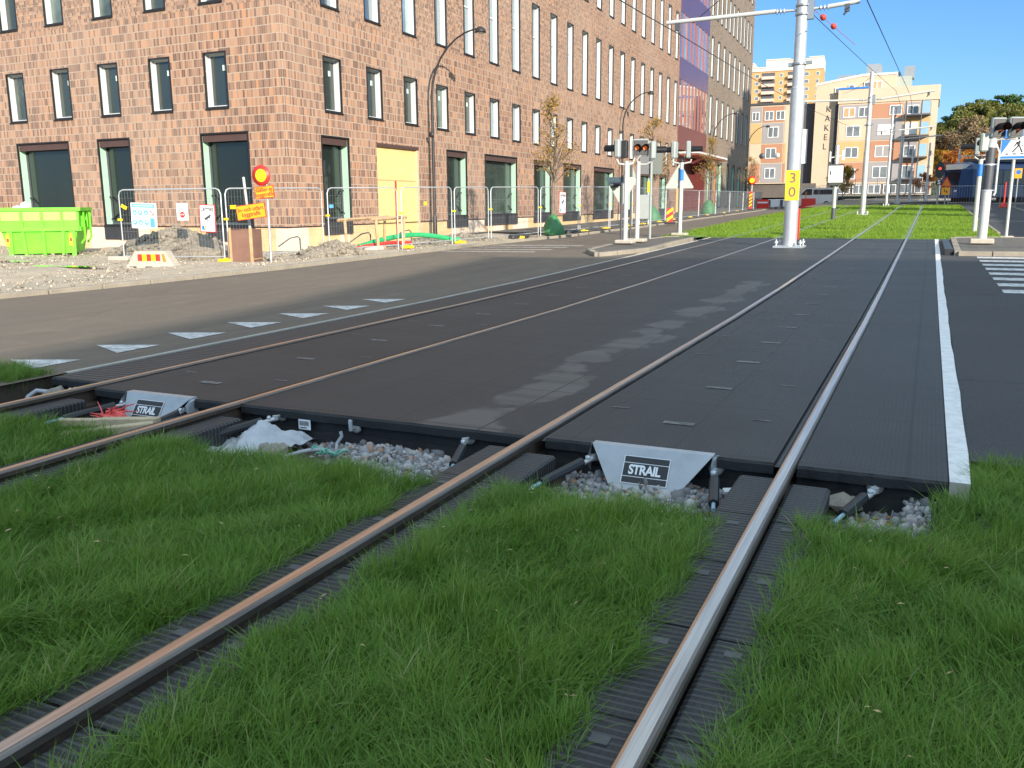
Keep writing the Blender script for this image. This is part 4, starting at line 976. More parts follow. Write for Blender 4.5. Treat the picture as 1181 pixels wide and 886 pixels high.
# right wing, x from 0 to 11.9, heights above the block's base
b = MB(); b.box((0, .01, .2), (12.0, 11, 13.6)); b.box((-.12, -.12, 12.1), (12.15, 11.1, 13.9)); b.build('wall', 'wall_cream', kb)
panels([['panel_orange', 'panel_grey', 'panel_orange', 'wall_cream'], ['panel_yellow', 'panel_orange', 'panel_grey', 'panel_yellow'], ['wall_peach', 'panel_grey', 'panel_yellow', 'panel_yellow'], ['panel_grey', 'panel_orange', 'panel_grey', 'panel_grey']],
       [.1, 4.2, 8.0, 9.95, 11.3], [1.9, 4.55, 7.25, 10.05, 11.95], 0)
for x, z, w, h, m_ in ((.7, 10.4, 1.3, 1.1, 'wood'), (2.6, 10.4, 1.3, 1.1, 'pane_far'), (6.4, 10.5, 1.3, 1.05, 'pane_far'), (8.5, 10.5, 1.2, .95, 'pane_far'),
                       (1.2, 7.9, 1.6, 1.25, 'pane_far'), (5.1, 8.0, 1.8, 1.15, 'car_white'), (8.4, 8.0, 1.3, 1.3, 'car_white'),
                       (1.2, 5.2, 1.5, 1.2, 'pane_far'), (4.95, 5.2, 1.8, 1.3, 'panel_grey'), (8.4, 5.2, 1.2, 1.2, 'pane_far'),
                       (.9, 2.4, 1.6, 1.2, 'pane_far'), (4.8, 2.5, 1.7, 1.35, 'pane_far'), (8.4, 2.4, 1.2, 1.5, 'pane_far')): win_far(kb, x, z, w, h, m_)
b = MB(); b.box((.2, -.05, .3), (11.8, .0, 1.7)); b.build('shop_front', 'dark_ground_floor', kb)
for k in range(6): win_far(kb, .6 + 1.9 * k, .5, 1.4, 1.0, 'pane_far', -.06)
for k, z in enumerate((2.4, 5.1, 7.8, 10.4)):
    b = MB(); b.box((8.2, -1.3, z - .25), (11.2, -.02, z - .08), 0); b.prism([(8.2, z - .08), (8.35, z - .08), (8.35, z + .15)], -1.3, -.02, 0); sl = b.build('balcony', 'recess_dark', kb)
    g = MB(); g.box((10.2, -1.32, z), (11.1, -1.29, z + 1.5)); g.build('glass_screen', 'pale_screen', sl)
b = MB(); b.tube([(8.3, -1.25, .2), (8.3, -1.25, 12)], .07, 6); b.tube([(10.15, -1.25, .2), (10.15, -1.25, 12)], .07, 6); b.build('balcony_post', 'dark_grey', kb)
b = MB(); b.box((-.1, -.2, 13.9), (3.6, -.05, 14.12)); b.build('roof_edge', 'blue', kb)
# tall lettered wall with a sloping top, behind the right wing on its right
b = MB(); b.prism([(-3.1, .9), (6.8, .9), (6.8, 15.6), (2.6, 15.6), (-3.1, 14.7)], 1.0, 9, 0); b.build('gable_wall', 'wall_peach', kb)
b = MB(); b.prism([(-3.15, 14.7), (2.6, 15.6), (6.85, 15.6), (6.85, 15.85), (2.6, 15.85), (-3.15, 14.95)], .9, 9.1, 0); b.build('roof_edge', 'white_paint', kb)
b = MB(); b.prism([(-.5, .9), (-.02, .9), (-.02, 13.0), (-.3, 12.6), (-.5, 11.9)], .93, .99, 0); b.build('recess_shade', 'recess_dark', kb)  # dark strip stands in for the arched shadow beside the right wing
for i, ch in enumerate('KAKEL'): text(ch, 1.15, 'dark_grey', kb, 'letter', (-1.35 - .06 * i, .96, 11.6 - 1.22 * i), depth=.06, bold=-.01, sx=.85)
for x, z in ((-.6, 13.7), (1.1, 14.0), (3.0, 14.25)): win_far(kb, x, z, .55, .5, 'pane_far', .95, 1)
for x, z in ((4.0, 13.2), (4.6, 13.2)): win_far(kb, x, z + .6, .45, 1.0, 'wood', .95, 1)
b = MB(); b.box((3.0, 3, 15.6), (4.7, 8, 17.3), 0); b.box((5.2, 2, 13.9), (8.6, 6, 15.4), 1); b.box((7.6, 4, 15.4), (8.8, 7, 16.9), 0); b.box((-1, 7, 15.4), (7, 10, 16.6), 0); b.build('roof_box', ['roof_grey', 'grey_green'], kb)
# recess, its shade put in as dark colour, and left wing
b = MB(); b.box((-6.4, 2.2, .2), (-3.11, 3, 12.6)); b.box((-6.4, 1.5, 1.6), (-3.11, 2.19, 1.9)); b.build('recess_shade', 'recess_dark', kb)
b = MB(); b.box((-4.9, 2.05, 4.6), (-4.0, 2.15, 9.2), 0); b.build('stair_window', 'sign_white', kb)
b = MB(); b.box((-11.6, .31, 1.9), (-6.4, 9, 12.45)); b.box((-11.7, .15, 12.46), (-6.3, 9.1, 12.75), 1); b.build('wall', ['wall_cream', 'dark_grey'], kb)
b = MB(); b.box((-13, .6, .0), (-2.4, 9, 1.89)); b.build('garage_wall', 'dark_ground_floor', kb)
panels([['panel_orange', 'panel_grey', 'panel_orange'], ['wall_peach', 'panel_orange', 'panel_yellow'], ['panel_yellow', 'panel_grey', 'wall_cream'], ['panel_grey', 'panel_orange', 'wall_cream']], [-11.5, -9.9, -6.95, -6.5], [2.0, 4.7, 7.3, 10.1, 12.3], .3)
for z, ws in ((2.7, (-9.2,)), (5.4, (-9.2,)), (8.2, (-9.0,)), (10.5, (-9.5, -8.0))):
    for x in ws: win_far(kb, x, z, 1.25 if z < 10 else 1.0, 1.25 if z < 10 else 1.05, 'pane_far', .3)
win_far(kb, -11.2, 10.5, .8, 1.0, 'pane_far', .3)
for x in (-9.7, -7.7):
    b = MB(); b.lathe([(.0, .0), (.22, .05), (.38, .16)], 12, 0, (x, .05, 5.7), 'Y'); b.build('satellite_dish', 'dark_grey' if x < -9 else 'zinc', kb)

# orange and white tower block on the hill behind
hr = thing('tower_block', 'orange and white high-rise tower block far behind the lettered wall', 'building', (-63.2, 350, 26), R(4))
b = MB(); b.box((-6, .02, -24), (24.5, 16, 22.4)); b.build('wall', 'tower_orange', hr)
b = MB()
for x0, x1, z1 in ((-6, .5, 25.2), (.5, 4.5, 23.6), (4.5, 13, 26.2), (13, 19.5, 25.8), (19.5, 24.6, 26.4)): b.box((x0 + .02, -.3, 22.41), (x1 - .02, 15.8, z1)); b.box((x0 - .02, -.5, z1), (x1 - .06, 16, z1 + .35))
b.build('attic', 'tower_white', hr)
for f in range(15):
    z = 19.6 - 2.62 * f
    for x in (3.2, 12.4):
        if z < -3: continue
        bl = MB(); bl.box((x, -1.4, z - .1), (x + 4.6, -.02, z + .95)); bl.build('balcony', 'balcony_pale', hr)
        d_ = MB(); d_.box((x, -.12, z + .96), (x + 4.6, -.03, z + 2.3)); d_.build('balcony_opening', 'recess_dark', hr)
    if z < 4: continue
    for x in (.9, 9.6, 18.3, 22.2): win_far(hr, x, z + .7, .9 if x in (9.6, 22.2) else 1.3, 1.1, 'pane_far', -.02, 1)
# ------------------------------------------------------------------ trees and the wooded hill
b = MB(); hx = frange(-80, 150, 6); hy = [132, 140, 150, 162, 176, 192, 210, 230, 255, 300, 360]
def hill_z(x, y):
    t = min(1, max(0, (y - 138) / 95)); t = t * t * (3 - 2 * t); g = min(1, max(0, (x + 20) / 26))
    return 2.0 + 9.5 * t * g + .8 * math.sin(x * .11) * t + .5 * math.sin(x * .3 + y * .2) * t
b.grid([[(x, y, hill_z(x, y)) for x in hx] for y in hy], 0, False, True); structure(b.build('hill', 'turf_near'))

def leaves(name, mat, pts, size, tone, parent, asp=.7):
    pts = np.asarray(pts); n = len(pts)
    a = rng.normal(0, 1, (n, 3)); a /= np.linalg.norm(a, axis=1)[:, None]; c = rng.normal(0, 1, (n, 3)); c -= (c * a).sum(1)[:, None] * a; c /= np.linalg.norm(c, axis=1)[:, None]
    s = (size * rng.uniform(.6, 1.35, n))[:, None]
    V = np.stack([pts - a * s, pts + c * s * asp * .5, pts + a * s, pts - c * s * asp * .5], 1)
    me = bpy.data.meshes.new(name); me.vertices.add(n * 4); me.loops.add(n * 4); me.polygons.add(n)
    me.vertices.foreach_set('co', V.astype(np.float32).ravel()); me.loops.foreach_set('vertex_index', np.arange(n * 4, dtype=np.int32))
    me.polygons.foreach_set('loop_start', (np.arange(n) * 4).astype(np.int32)); me.update(calc_edges=True)
    at = me.attributes.new('tone', 'FLOAT', 'POINT'); at.data.foreach_set('value', np.repeat(np.clip(tone, 0, 1), 4).astype(np.float32))
    me.materials.append(M[mat]); o = bpy.data.objects.new(name, me); COL.objects.link(o); o.parent = parent; return o
def make_tree(name, label, cat, H, kind, leafm, seed, group, n_leaf=2600, lsize=.3, wide=.32, bark='bark', bare=.0):
    q = random.Random(seed); root = thing(name, label, cat, (0, 0, -100), 0, group)
    b = MB(); top = H * (.92 if kind != 'sapling' else .97); r0 = H * .018
    trunk = [Vector((.02 * H * math.sin(i * 1.1 + seed) * i / 6, .02 * H * math.cos(i * 1.7 + seed) * i / 6, top * i / 7)) for i in range(8)]
    b.tube(trunk, [r0 * (1 - .88 * i / 7) for i in range(8)], 7); cl = []
    nl = {'pine': 26, 'round': 24, 'sapling': 30, 'bare': 36, 'spruce': 40}[kind]
    for i in range(nl):
        f = {'pine': q.uniform(.45, .98), 'round': q.uniform(.22, .95), 'sapling': q.uniform(.30, .97), 'bare': q.uniform(.15, .95), 'spruce': q.uniform(.12, .98)}[kind]
        p = trunk[0].lerp(trunk[-1], f); j = min(6, int(f * 7)); p = trunk[j].lerp(trunk[j + 1], f * 7 - j) if f < 1 else trunk[-1]
        a = q.uniform(0, 6.283); pr = {'pine': .55 + .55 * math.sin(math.pi * min(1, (f - .3) / .75)), 'round': math.sin(math.pi * min(1, .12 + f * .86)) ** .6, 'sapling': (1.1 - f) * 1.25, 'bare': math.sin(math.pi * min(1, .1 + f * .88)) ** .5, 'spruce': 1.12 - f}[kind]
        L = H * wide * pr * q.uniform(.65, 1.12); up = {'pine': .25, 'round': .55, 'sapling': 1.0, 'bare': .9, 'spruce': -.12}[kind]
        e = p + Vector((math.cos(a) * L, math.sin(a) * L, L * up * q.uniform(.6, 1.2))); mid = p.lerp(e, .5) + Vector((0, 0, .06 * L))
        b.tube([p, mid, e], [r0 * .34 * (1 - .6 * f), r0 * .2, r0 * .07], 5, cap=False)
        cl += [(e, L), (mid, L * .8), (p.lerp(e, .8), L * .9)]
        for _ in range(2 if kind in ('bare', 'sapling', 'round') else 0):
            e2 = mid + Vector((q.uniform(-1, 1), q.uniform(-1, 1), q.uniform(.1, 1))) * L * .5; b.tube([mid, e2], [r0 * .12, r0 * .04], 4, cap=False); cl.append((e2, L * .7))
    b.build('trunk', bark, root)
    pts = []; tn = []
    per = max(1, n_leaf // len(cl))
    for c, L in cl:
        tone = q.uniform(.15, .85); s = max(.05 * H, L * (.30 if kind != 'sapling' else .26)); k = int(per * q.uniform(.3, 1.7))
        g = rng.normal(0, 1, (k, 3)); g *= (s * rng.uniform(.2, 1, k) ** .5 / np.maximum(.3, np.linalg.norm(g, axis=1)))[:, None]
        if kind in ('pine', 'spruce'): g[:, 2] *= .5
        pts.append(np.array(c) + g); tn.append(np.clip(tone + rng.normal(0, .16, k) + .12 * g[:, 2] / s, 0, 1))  # tone rises with height inside each leaf clump
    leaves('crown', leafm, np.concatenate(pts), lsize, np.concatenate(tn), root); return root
GP = 'trees on the wooded hill'
kinds = {
 'pine_a': make_tree('pine_tree', 'dark green pine with a broad clumpy crown on the hill crest behind the tram', 'tree', 11, 'pine', 'leaf_conifer', 3, GP, 3000, .42, .30),
 'pine_b': make_tree('pine_tree', 'dark green pine with a broad clumpy crown on the hill crest behind the tram', 'tree', 12.5, 'pine', 'leaf_conifer', 8, GP, 3000, .42, .26),
 'spruce': make_tree('spruce_tree', 'pointed dark green spruce rising from the hill crest behind the tram', 'tree', 13, 'spruce', 'leaf_conifer', 5, GP, 3200, .38, .24),
 'orange': make_tree('autumn_tree', 'orange-leaved autumn tree on the hillside behind the tram', 'tree', 8.5, 'round', 'leaf_orange', 12, GP, 2600, .30, .34),
 'yellow': make_tree('autumn_tree', 'yellow-leaved autumn tree at the foot of the hill', 'tree', 6.5, 'round', 'leaf_yellow', 15, GP, 2600, .24, .36),
 'green': make_tree('broadleaf_tree', 'olive green broadleaf tree on the left shoulder of the hill', 'tree', 10, 'round', 'leaf_green', 18, GP, 3000, .34, .36),
 'bare': make_tree('bare_tree', 'brown half-bare tree with a haze of twigs on the hillside', 'tree', 9, 'bare', 'leaf_brown', 22, GP, 2200, .26, .36)}
used = set()
def put(kind, x, y, s, rz, z=None):
    o = kinds[kind] if kind not in used else copy_tree(kinds[kind]); used.add(kind)
    o.location = (x, y, (hill_z(x, y) if z is None else z) - .1); o.scale = (s, s, s * rnd.uniform(.92, 1.1)); o.rotation_euler.z = rz; return o
q = random.Random(31)
for i in range(24): put(('pine_a', 'pine_b', 'spruce', 'pine_a', 'pine_b')[i % 5], 4.5 + 2.2 * i + q.uniform(-1, 1), 232 + q.uniform(-14, 16), q.uniform(.78, 1.06), q.uniform(0, 6))
for i in range(9): put('green', -4 + 2.2 * i + q.uniform(-1, 1), 205 + q.uniform(-6, 12), q.uniform(.85, 1.1), q.uniform(0, 6))
for i in range(24): put('bare', -4 + 1.9 * i + q.uniform(-1.3, 1.3), 174 + q.uniform(-12, 16), q.uniform(.75, 1.1), q.uniform(0, 6))
for i in range(19): put('orange', 1.5 + 2.2 * i + q.uniform(-1.3, 1.3), 170 + q.uniform(-16, 18), q.uniform(.7, 1.0), q.uniform(0, 6))
for i in range(12): put('yellow', .6 + 3.1 * i + q.uniform(-1, 1), 146 + q.uniform(-7, 8), q.uniform(.65, 1.0), q.uniform(0, 6))
for i in range(5): put('bare', 2 + 4.5 * i, 140 + q.uniform(-4, 4), q.uniform(.4, .6), q.uniform(0, 6))
for i in range(9): put('green', 10 + 5 * i + q.uniform(-2, 2), 190 + q.uniform(-10, 10), q.uniform(.7, .95), q.uniform(0, 6))
o = put('yellow', -9.2, 110, .62, 1.0, zt(-9.2, 110)); o['label'] = 'rounded yellow-green tree in front of the panelled block, behind the steel fence'
o = put('orange', 1.9, 112, .58, 2.0, 1.7); o['label'] = 'low bright orange tree right of the panelled block, behind the fence'
o = put('orange', -63, 300, 1.1, 2.0, 30); o['label'] = 'orange tree top in front of the high-rise tower block, above the left wing'
o = put('orange', -.8, 116, .36, 3.0, 1.7); o['label'] = 'small orange shrub at the right corner of the panelled block'
# unseen low spruce added beyond the right edge to shade the far grass
for i, (x, y, s) in enumerate(((11.5, 44, .55),)):
    o = put('spruce', x, y, s, i, zt(x, y)); o.scale = (s * (.62 if s > 1 else 1), s * (.62 if s > 1 else 1), s); o['label'] = 'unseen low spruce added beyond the right edge to shade the grass'; o['group'] = 'spruces beyond the right edge'

# young street trees with a little dry foliage and green watering bags
SAP = 'young street trees along the left kerb'
sap = make_tree('street_tree', 'nearest young street tree with sparse dry leaves, before the shop windows', 'tree', 4.9, 'sapling', 'leaf_sapling', 41, SAP, 1500, .055, .27, 'bark_grey')
for i, (x, y, s, lb) in enumerate(((-12.36, 30.3, 1, None), (-13.6, 47.5, 1.12, 'second young street tree, seen behind the back of the dark square sign'), (-15.6, 70, 1.2, 'third young street tree, before the grey-brown wing beside the green bag'), (-17.2, 96, 1.1, 'farthest young street tree, before the panelled block'))):
    o = sap if i == 0 else copy_tree(sap); o.location = ground(x, y); o.scale = (s, s, s); o.rotation_euler.z = i * 1.3
    if lb: o['label'] = lb
def bag(x, y, s, lb):
    b = MB(); prof = []; n = 14
    for j, (r_, z) in enumerate(((.40, 0), (.41, .12), (.33, .35), (.20, .58), (.07, .72))): prof.append([((r_ * s) * (1 + .08 * math.sin(3 * a + j)) * math.cos(a), r_ * s * (1 + .08 * math.cos(2 * a + j)) * math.sin(a), z * s) for a in [k * 6.2832 / n for k in range(n)]])
    b.grid(prof, 0, True, True); b.face(prof[-1], 0)
    return tag(b.build('watering_bag', 'tarp_green', None, ground(x, y, .05), recalc=True), lb, 'watering bag', 'green watering bags')
bag(-12.36, 30.3, 1.0, 'green watering bag round the foot of the nearest street tree'); bag(-13.6, 47.5, 1.15, 'green watering bag between the square sign and the blue-banded signal'); bag(-15.6, 70, 1.5, 'green watering bag below the grey-brown wing, behind the fence')
# ------------------------------------------------------------------ site fences
FG = 'temporary wire mesh fence panels'
def fence_panel(p, q_, label, h=1.68, foot=True):
    (x0, y0), (x1, y1) = p, q_; L = math.hypot(x1 - x0, y1 - y0); a = math.atan2(y1 - y0, x1 - x0); z0, z1 = zt(x0, y0), zt(x1, y1)
    root = thing('site_fence', label, 'fence', (x0, y0, z0 + .06), a, FG); dz = z1 - z0; r = .017; g = .03
    def Z(x): return dz * x / L
    f = MB(); c = .13
    f.tube([(g, 0, Z(g) - .03), (g, 0, Z(g) + h - c), (g + .04, 0, Z(g) + h - .035), (g + c, 0, Z(g) + h), (L - g - c, 0, Z(L) + h), (L - g - .04, 0, Z(L) + h - .035), (L - g, 0, Z(L) + h - c), (L - g, 0, Z(L) - .03)], r, 7)
    f.tube([(g, 0, .1), (L - g, 0, Z(L) + .1)], r * .8, 6); f.build('frame', 'zinc', root)
    w = MB(); n = max(6, int(L / .085)); t = .0019
    for i in range(1, n):
        x = g + (L - 2 * g) * i / n; w.face([(x - t, 0, Z(x) + .1), (x + t, 0, Z(x) + .1), (x + t, 0, Z(x) + h - .01), (x - t, 0, Z(x) + h - .01)])
        w.face([(x, -t, Z(x) + .1), (x, t, Z(x) + .1), (x, t, Z(x) + h - .01), (x, -t, Z(x) + h - .01)])
    for j in range(1, 8):
        z = .1 + (h - .1) * j / 8; w.tube([(g, 0, z), (L - g, 0, Z(L) + z)], t, 4, cap=False)
    w.build('wire_mesh', 'steel', root)
    cl = MB()
    for z in (.95,): cl.box((-.03, -.04, z), (.05, .04, z + .05), 0)
    cl.build('clamp', 'yellow', root); return root
def squash(o): o.scale = (.78, .78, .78); return o
def foot(x, y, rz, lb, mat='yellow'):
    b = MB(); b.box((-.24, -.10, 0), (.24, .10, .095), 0, None, .03); b.box((-.06, -.07, .09), (.06, .07, .125), 0, None, .015)
    return tag(b.build('fence_weight', mat, None, ground(x, y, .045 if x < kerb_x(y) else -.005), rz), lb, 'fence weight', 'yellow fence feet', ) if mat != 'yellow' else squash(tag(b.build('fence_weight', mat, None, ground(x, y, .045 if x < kerb_x(y) else -.005), rz), lb, 'fence weight', 'yellow fence feet'))
FP = [((-17.84, 15.91), (-15.04, 16.40), 'mesh fence panel carrying the blue, stop and alarm signs'), ((-15.0, 16.43), (-14.35, 19.32), 'mesh fence panel between the brown box and the wooden trestles'),
      ((-14.28, 19.40), (-13.56, 21.72), 'mesh fence panel in front of the wooden trestles'), ((-13.52, 21.80), (-13.21, 24.25), 'mesh fence panel crossing the green hose and tall black lamp'),
      ((-13.20, 24.34), (-12.98, 26.3), 'mesh fence panel just right of the tall black lamp'), ((-12.97, 26.4), (-12.55, 29.4), 'mesh fence panel left of the nearest street tree'),
      ((-12.53, 29.5), (-12.25, 32.6), 'mesh fence panel right of the nearest street tree, with a white alarm sign'), ((-12.24, 32.7), (-12.1, 35.8), 'mesh fence panel behind the paired left signals'),
      ((-12.1, 35.9), (-12.2, 39.2), 'mesh fence panel behind the dark square sign'), ((-12.2, 39.3), (-12.5, 43), 'mesh fence panel beside the grey cabinet'), ((-12.5, 43.1), (-12.9, 47.5), 'mesh fence panel behind the triangular sign'),
      ((-12.9, 47.6), (-13.4, 53), 'mesh fence panel before the boarded red entrance'), ((-13.4, 53.1), (-13.8, 59), 'mesh fence panel right of the boarded red entrance'), ((-13.8, 59.1), (-14.2, 66), 'mesh fence panel left of the green bag by the grey-brown wing'),
      ((-14.2, 66.1), (-14.8, 74), 'mesh fence panel right of the green bag by the grey-brown wing'), ((-14.8, 74.1), (-15.4, 83), 'mesh fence panel before the shaded end of the grey-brown wing'), ((-15.4, 83.1), (-16.2, 93), 'mesh fence panel beside the far red and white marker'),
      ((-16.2, 93.1), (-17.4, 105), 'farthest mesh fence panel, before the panelled block')]
for p, q_, lb in FP: fence_panel(p, q_, lb)
FEET = [(-14.95, 16.3, .3), (-13.45, 22.0, 1.2), (-13.1, 24.5, .9), (-12.5, 27.6, .9), (-12.2, 30.2, .9), (-12.0, 32.5, .9), (-11.95, 35, 1), (-11.95, 38, 1), (-12.2, 41, 1.1), (-12.5, 45, 1.3), (-13.1, 50, 1.3), (-13.6, 56, 1.3), (-14.1, 63, 1.3), (-14.6, 71, 1.3), (-15.3, 80, 1.3)]
for i, (x, y, a) in enumerate(FEET): foot(x, y, a, ('yellow fence foot at the corner by the brown box', 'yellow fence foot at the right end of the trestles', 'yellow fence foot by the tall black lamp')[i] if i < 3 else 'yellow plastic fence foot on the kerb of the left street beyond the black lamp')
b = MB(); b.box((-.3, -.11, 0), (.3, .11, .13), 0, None, .03); tag(b.build('fence_weight', 'concrete', None, ground(-13.9, 20.9, .04), 1.1), 'grey concrete fence foot beside the wooden trestles', 'fence weight')
for x, y, a, lb in ((-17.9, 15.85, .2, 'whitish concrete fence foot left of the striped barrier'), (-14.3, 19.36, 1.2, 'whitish concrete fence foot left of the wooden trestles')):
    b = MB(); b.box((-.28, -.11, 0), (.28, .11, .12), 0, None, .03); tag(b.build('fence_weight', 'pale_concrete', None, ground(x, y, .04), a), lb, 'fence weight')
# steel fence in front of the panelled block and along the tram curve
def mesh_run(label, pts, h, zf):
    root = thing('steel_fence', label, 'fence', (pts[0][0], pts[0][1], zf(*pts[0]))); o = Vector(root.location); f = MB(); w = MB()
    for (xa, ya), (xb, yb) in zip(pts[:-1], pts[1:]):
        L = math.hypot(xb - xa, yb - ya); n = max(1, round(L / 2.4))
        for i in range(n + 1):
            x, y = xa + (xb - xa) * i / n, ya + (yb - ya) * i / n; z = zf(x, y); f.tube([Vector((x, y, z)) - o, Vector((x, y, z + h)) - o], .028, 5)
            if i < n:
                x2, y2 = xa + (xb - xa) * (i + 1) / n, ya + (yb - ya) * (i + 1) / n; z2 = zf(x2, y2)
                for u in (.12, h - .03): f.tube([Vector((x, y, z + u)) - o, Vector((x2, y2, z2 + u)) - o], .018, 5)
                for k in range(1, 12):
                    t = k / 12; p = Vector((x + (x2 - x) * t, y + (y2 - y) * t, z + (z2 - z) * t)) - o; w.tube([p + Vector((0, 0, .12)), p + Vector((0, 0, h))], .008, 4, cap=False)
    f.build('rails', 'zinc', root); w.build('bars', 'steel', root); return root
mesh_run('grey steel fence with upright bars in front of the panelled block', [(-13.2, 106), (-7.5, 104), (-1.0, 106)], 2.5, lambda x, y: zt(x, y) - .2)
mesh_run('bluish steel fence in front of the blue tram beside the right street', [(1.3, 84), (3.6, 82.5), (6.2, 78), (9, 70)], 1.5, lambda x, y: zt(x, y) - .05)
mesh_run('steel fence along the foot of the hill right of the panelled block', [(-1.0, 106), (2.5, 108), (9, 113)], 2.0, lambda x, y: zt(x, y) - .2)

# ------------------------------------------------------------------ signs on the first fence panel
fa = math.atan2(.49, 2.8)
def on_fence(t, z, off=-.03):
    x = -17.84 + 2.8 * t; y = 15.91 + .49 * t; return (x + off * -math.sin(fa) * 1, y + off * math.cos(fa), z)
def board(name, label, cat, loc, w, h, mat, rz, edge=None, tilt=0, group=None):
    root = thing(name, label, cat, loc, rz, group); root.rotation_euler.y = tilt; b = MB()
    b.box((-w / 2, -.006, -h / 2), (w / 2, .006, h / 2)); pl = b.build('panel', edge or mat, root)
    if edge:
        c = MB(); m_ = .022; c.box((-w / 2 + m_, -.009, -h / 2 + m_), (w / 2 - m_, -.0062, h / 2 - m_)); c.build('face', mat, pl)
    return root
def flat(root, name, mat, polys, y=-.0105):
    b = MB()
    for p in polys: b.prism(p, y, y + .002)
    return b.build(name, mat, root)
def disc(cx, cz, r, n=24, a0=0, a1=6.2832): return [(cx + r * math.cos(a0 + (a1 - a0) * i / n), cz + r * math.sin(a0 + (a1 - a0) * i / n)) for i in range(n)]
def rect(x0, z0, x1, z1): return [(x0, z0), (x1, z0), (x1, z1), (x0, z1)]
s = board('safety_sign', 'white board with blue safety pictograms, leftmost sign on the mesh fence', 'sign', on_fence(.25, 1.17), .70, .60, 'sign_white', fa, None, .03)
flat(s, 'heading', 'sign_blue', [rect(-.31, .19, .31, .275)]); text('PERSONLIG SKYDDSUTRUSTNING', .045, 'sign_white', s, 'lettering', (0, -.013, .232), sx=.78)
flat(s, 'symbols', 'sign_blue', [disc(x, z, .062) for x, z in ((-.25, .07), (-.09, .07), (.07, .07), (-.25, -.16), (-.09, -.16), (.07, -.16))] + [rect(.17, -.27, .30, -.05)])
flat(s, 'pictograms', 'sign_white', [rect(x - .022, z - .03, x + .022, z + .012) for x, z in ((-.25, .07), (.07, .07), (-.09, -.16))] + [disc(x, z + .01, .026, 12) for x, z in ((-.09, .07), (-.25, -.16), (.07, -.16))], -.0125)
flat(s, 'ban_ring', 'red', [disc(.235, .07, .064)]); flat(s, 'ban_field', 'sign_white', [disc(.235, .07, .047)], -.0125); flat(s, 'ban_bar', 'red', [[(.19, .10), (.205, .115), (.28, .04), (.265, .025)]], -.0145)
s = board('stop_sign', 'small white notice with a red stop disc on the mesh fence', 'sign', on_fence(.625, 1.26), .30, .40, 'sign_white', fa)
flat(s, 'disc', 'red', [disc(0, -.07, .075, 8, .39, 6.67)]); text('STOP', .052, 'sign_white', s, 'lettering', (0, -.014, -.07), sx=.9); text('VARNING\nEJ TILLTRÄDE', .028, 'grey_paint', s, 'small_print', (0, -.012, .1), sx=.9)
def alarm(label, loc, w, h, rz):
    s = board('alarm_sign', label, 'sign', loc, w, h, 'sign_white', rz, 'red', .02)
    k = w / .42; text('Larmat', .135 * k, 'black', s, 'lettering', (0, -.014, h * .35), sx=.88, bold=.002)
    flat(s, 'camera', 'dark_grey', [[(-.09 * k, -.0), (.06 * k, .085 * k), (.09 * k, .035 * k), (-.055 * k, -.045 * k)], [(-.01 * k, -.02), (.012 * k, -.02), (.03 * k, -.10 * k), (.0, -.10 * k)], [(.055 * k, .1 * k), (.10 * k, .085 * k), (.085 * k, .055 * k), (.05 * k, .07 * k)]])
    flat(s, 'logo', 'blue', [rect(-.16 * k, -.265 * k, -.06 * k, -.165 * k)]); flat(s, 'logo_mark', 'yellow', [rect(-.09 * k, -.235 * k, -.04 * k, -.175 * k)], -.0125)
    flat(s, 'logo_bars', 'sign_blue', [rect(-.02 * k, -.20 * k, .15 * k, -.185 * k), rect(-.02 * k, -.235 * k, .13 * k, -.22 * k)]); return s
alarm('white alarm sign with red edge and camera symbol on the first mesh fence', on_fence(.86, 1.10), .42, .64, fa)
alarm('white alarm sign with red edge on the fence right of the nearest street tree', (-12.36, 31.2, 1.42), .52, .78, R(85))
board('warning_tag', 'small tilted yellow tag left of the blue pictogram board', 'tag', on_fence(.06, 1.38), .16, .08, 'yellow', fa, None, .5)
board('warning_tag', 'small yellow tag on the fence right of the alarm sign', 'tag', (-14.9, 16.6, 1.36), .16, .09, 'yellow', fa)
board('warning_tag', 'small pale blue tag on the fence by the shop window at the corner', 'tag', (-14.30, 19.62, 1.36), .13, .09, 'sign_blue', R(70))
board('warning_tag', 'small yellow tag on the fence crossing the green hose', 'tag', (-13.42, 23.0, 1.42), .13, .11, 'yellow', R(80))

# round road sign with two orange plates
r = thing('road_sign', 'near round red-and-yellow road sign with orange plates beside the brown box', 'road sign', ground(-14.02, 16.75), R(8))
b = MB(); b.tube([(0, .04, 0), (.0, .04, 2.2)], .028, 8); b.build('post', 'zinc', r)
b = MB(); b.lathe([(.0, -.012), (.235, -.012), (.235, .012), (.0, .012)], 30, 0, (-.10, -.01, 2.02), 'Y'); d = b.build('disc', 'red', r); flat(d, 'centre', 'yellow', [[(x - .10, z + 2.02) for x, z in disc(0, 0, .145, 28)]], -.025)
def plate(lines, x, z, w, h, tilt, sz):
    b = MB(); mt = Matrix.Translation((x, -.02, z)) @ Matrix.Rotation(tilt, 4, 'Y'); b.box((-w / 2, -.01, -h / 2), (w / 2, .01, h / 2), 0, mt); p = b.build('text_plate', 'red', r)
    c = MB(); c.box((-w / 2 + .015, -.013, -h / 2 + .015), (w / 2 - .015, -.0102, h / 2 - .015), 0, mt); c.build('face', 'sign_orange', p)
    t = text(lines, sz, 'red', p, 'lettering', (0, 0, 0), (0, 0, 0), .002, sx=.9, bold=.002, line=.9); t.matrix_local = mt @ Matrix.Translation((0, -.016, 0)) @ Matrix.Rotation(R(90), 4, 'X')
plate('Gäller ej\nbyggtrafik', -.03, 1.64, .50, .28, -.10, .125); plate('In- och utfart\nbyggtrafik', -.42, 1.20, .78, .34, -.12, .13)
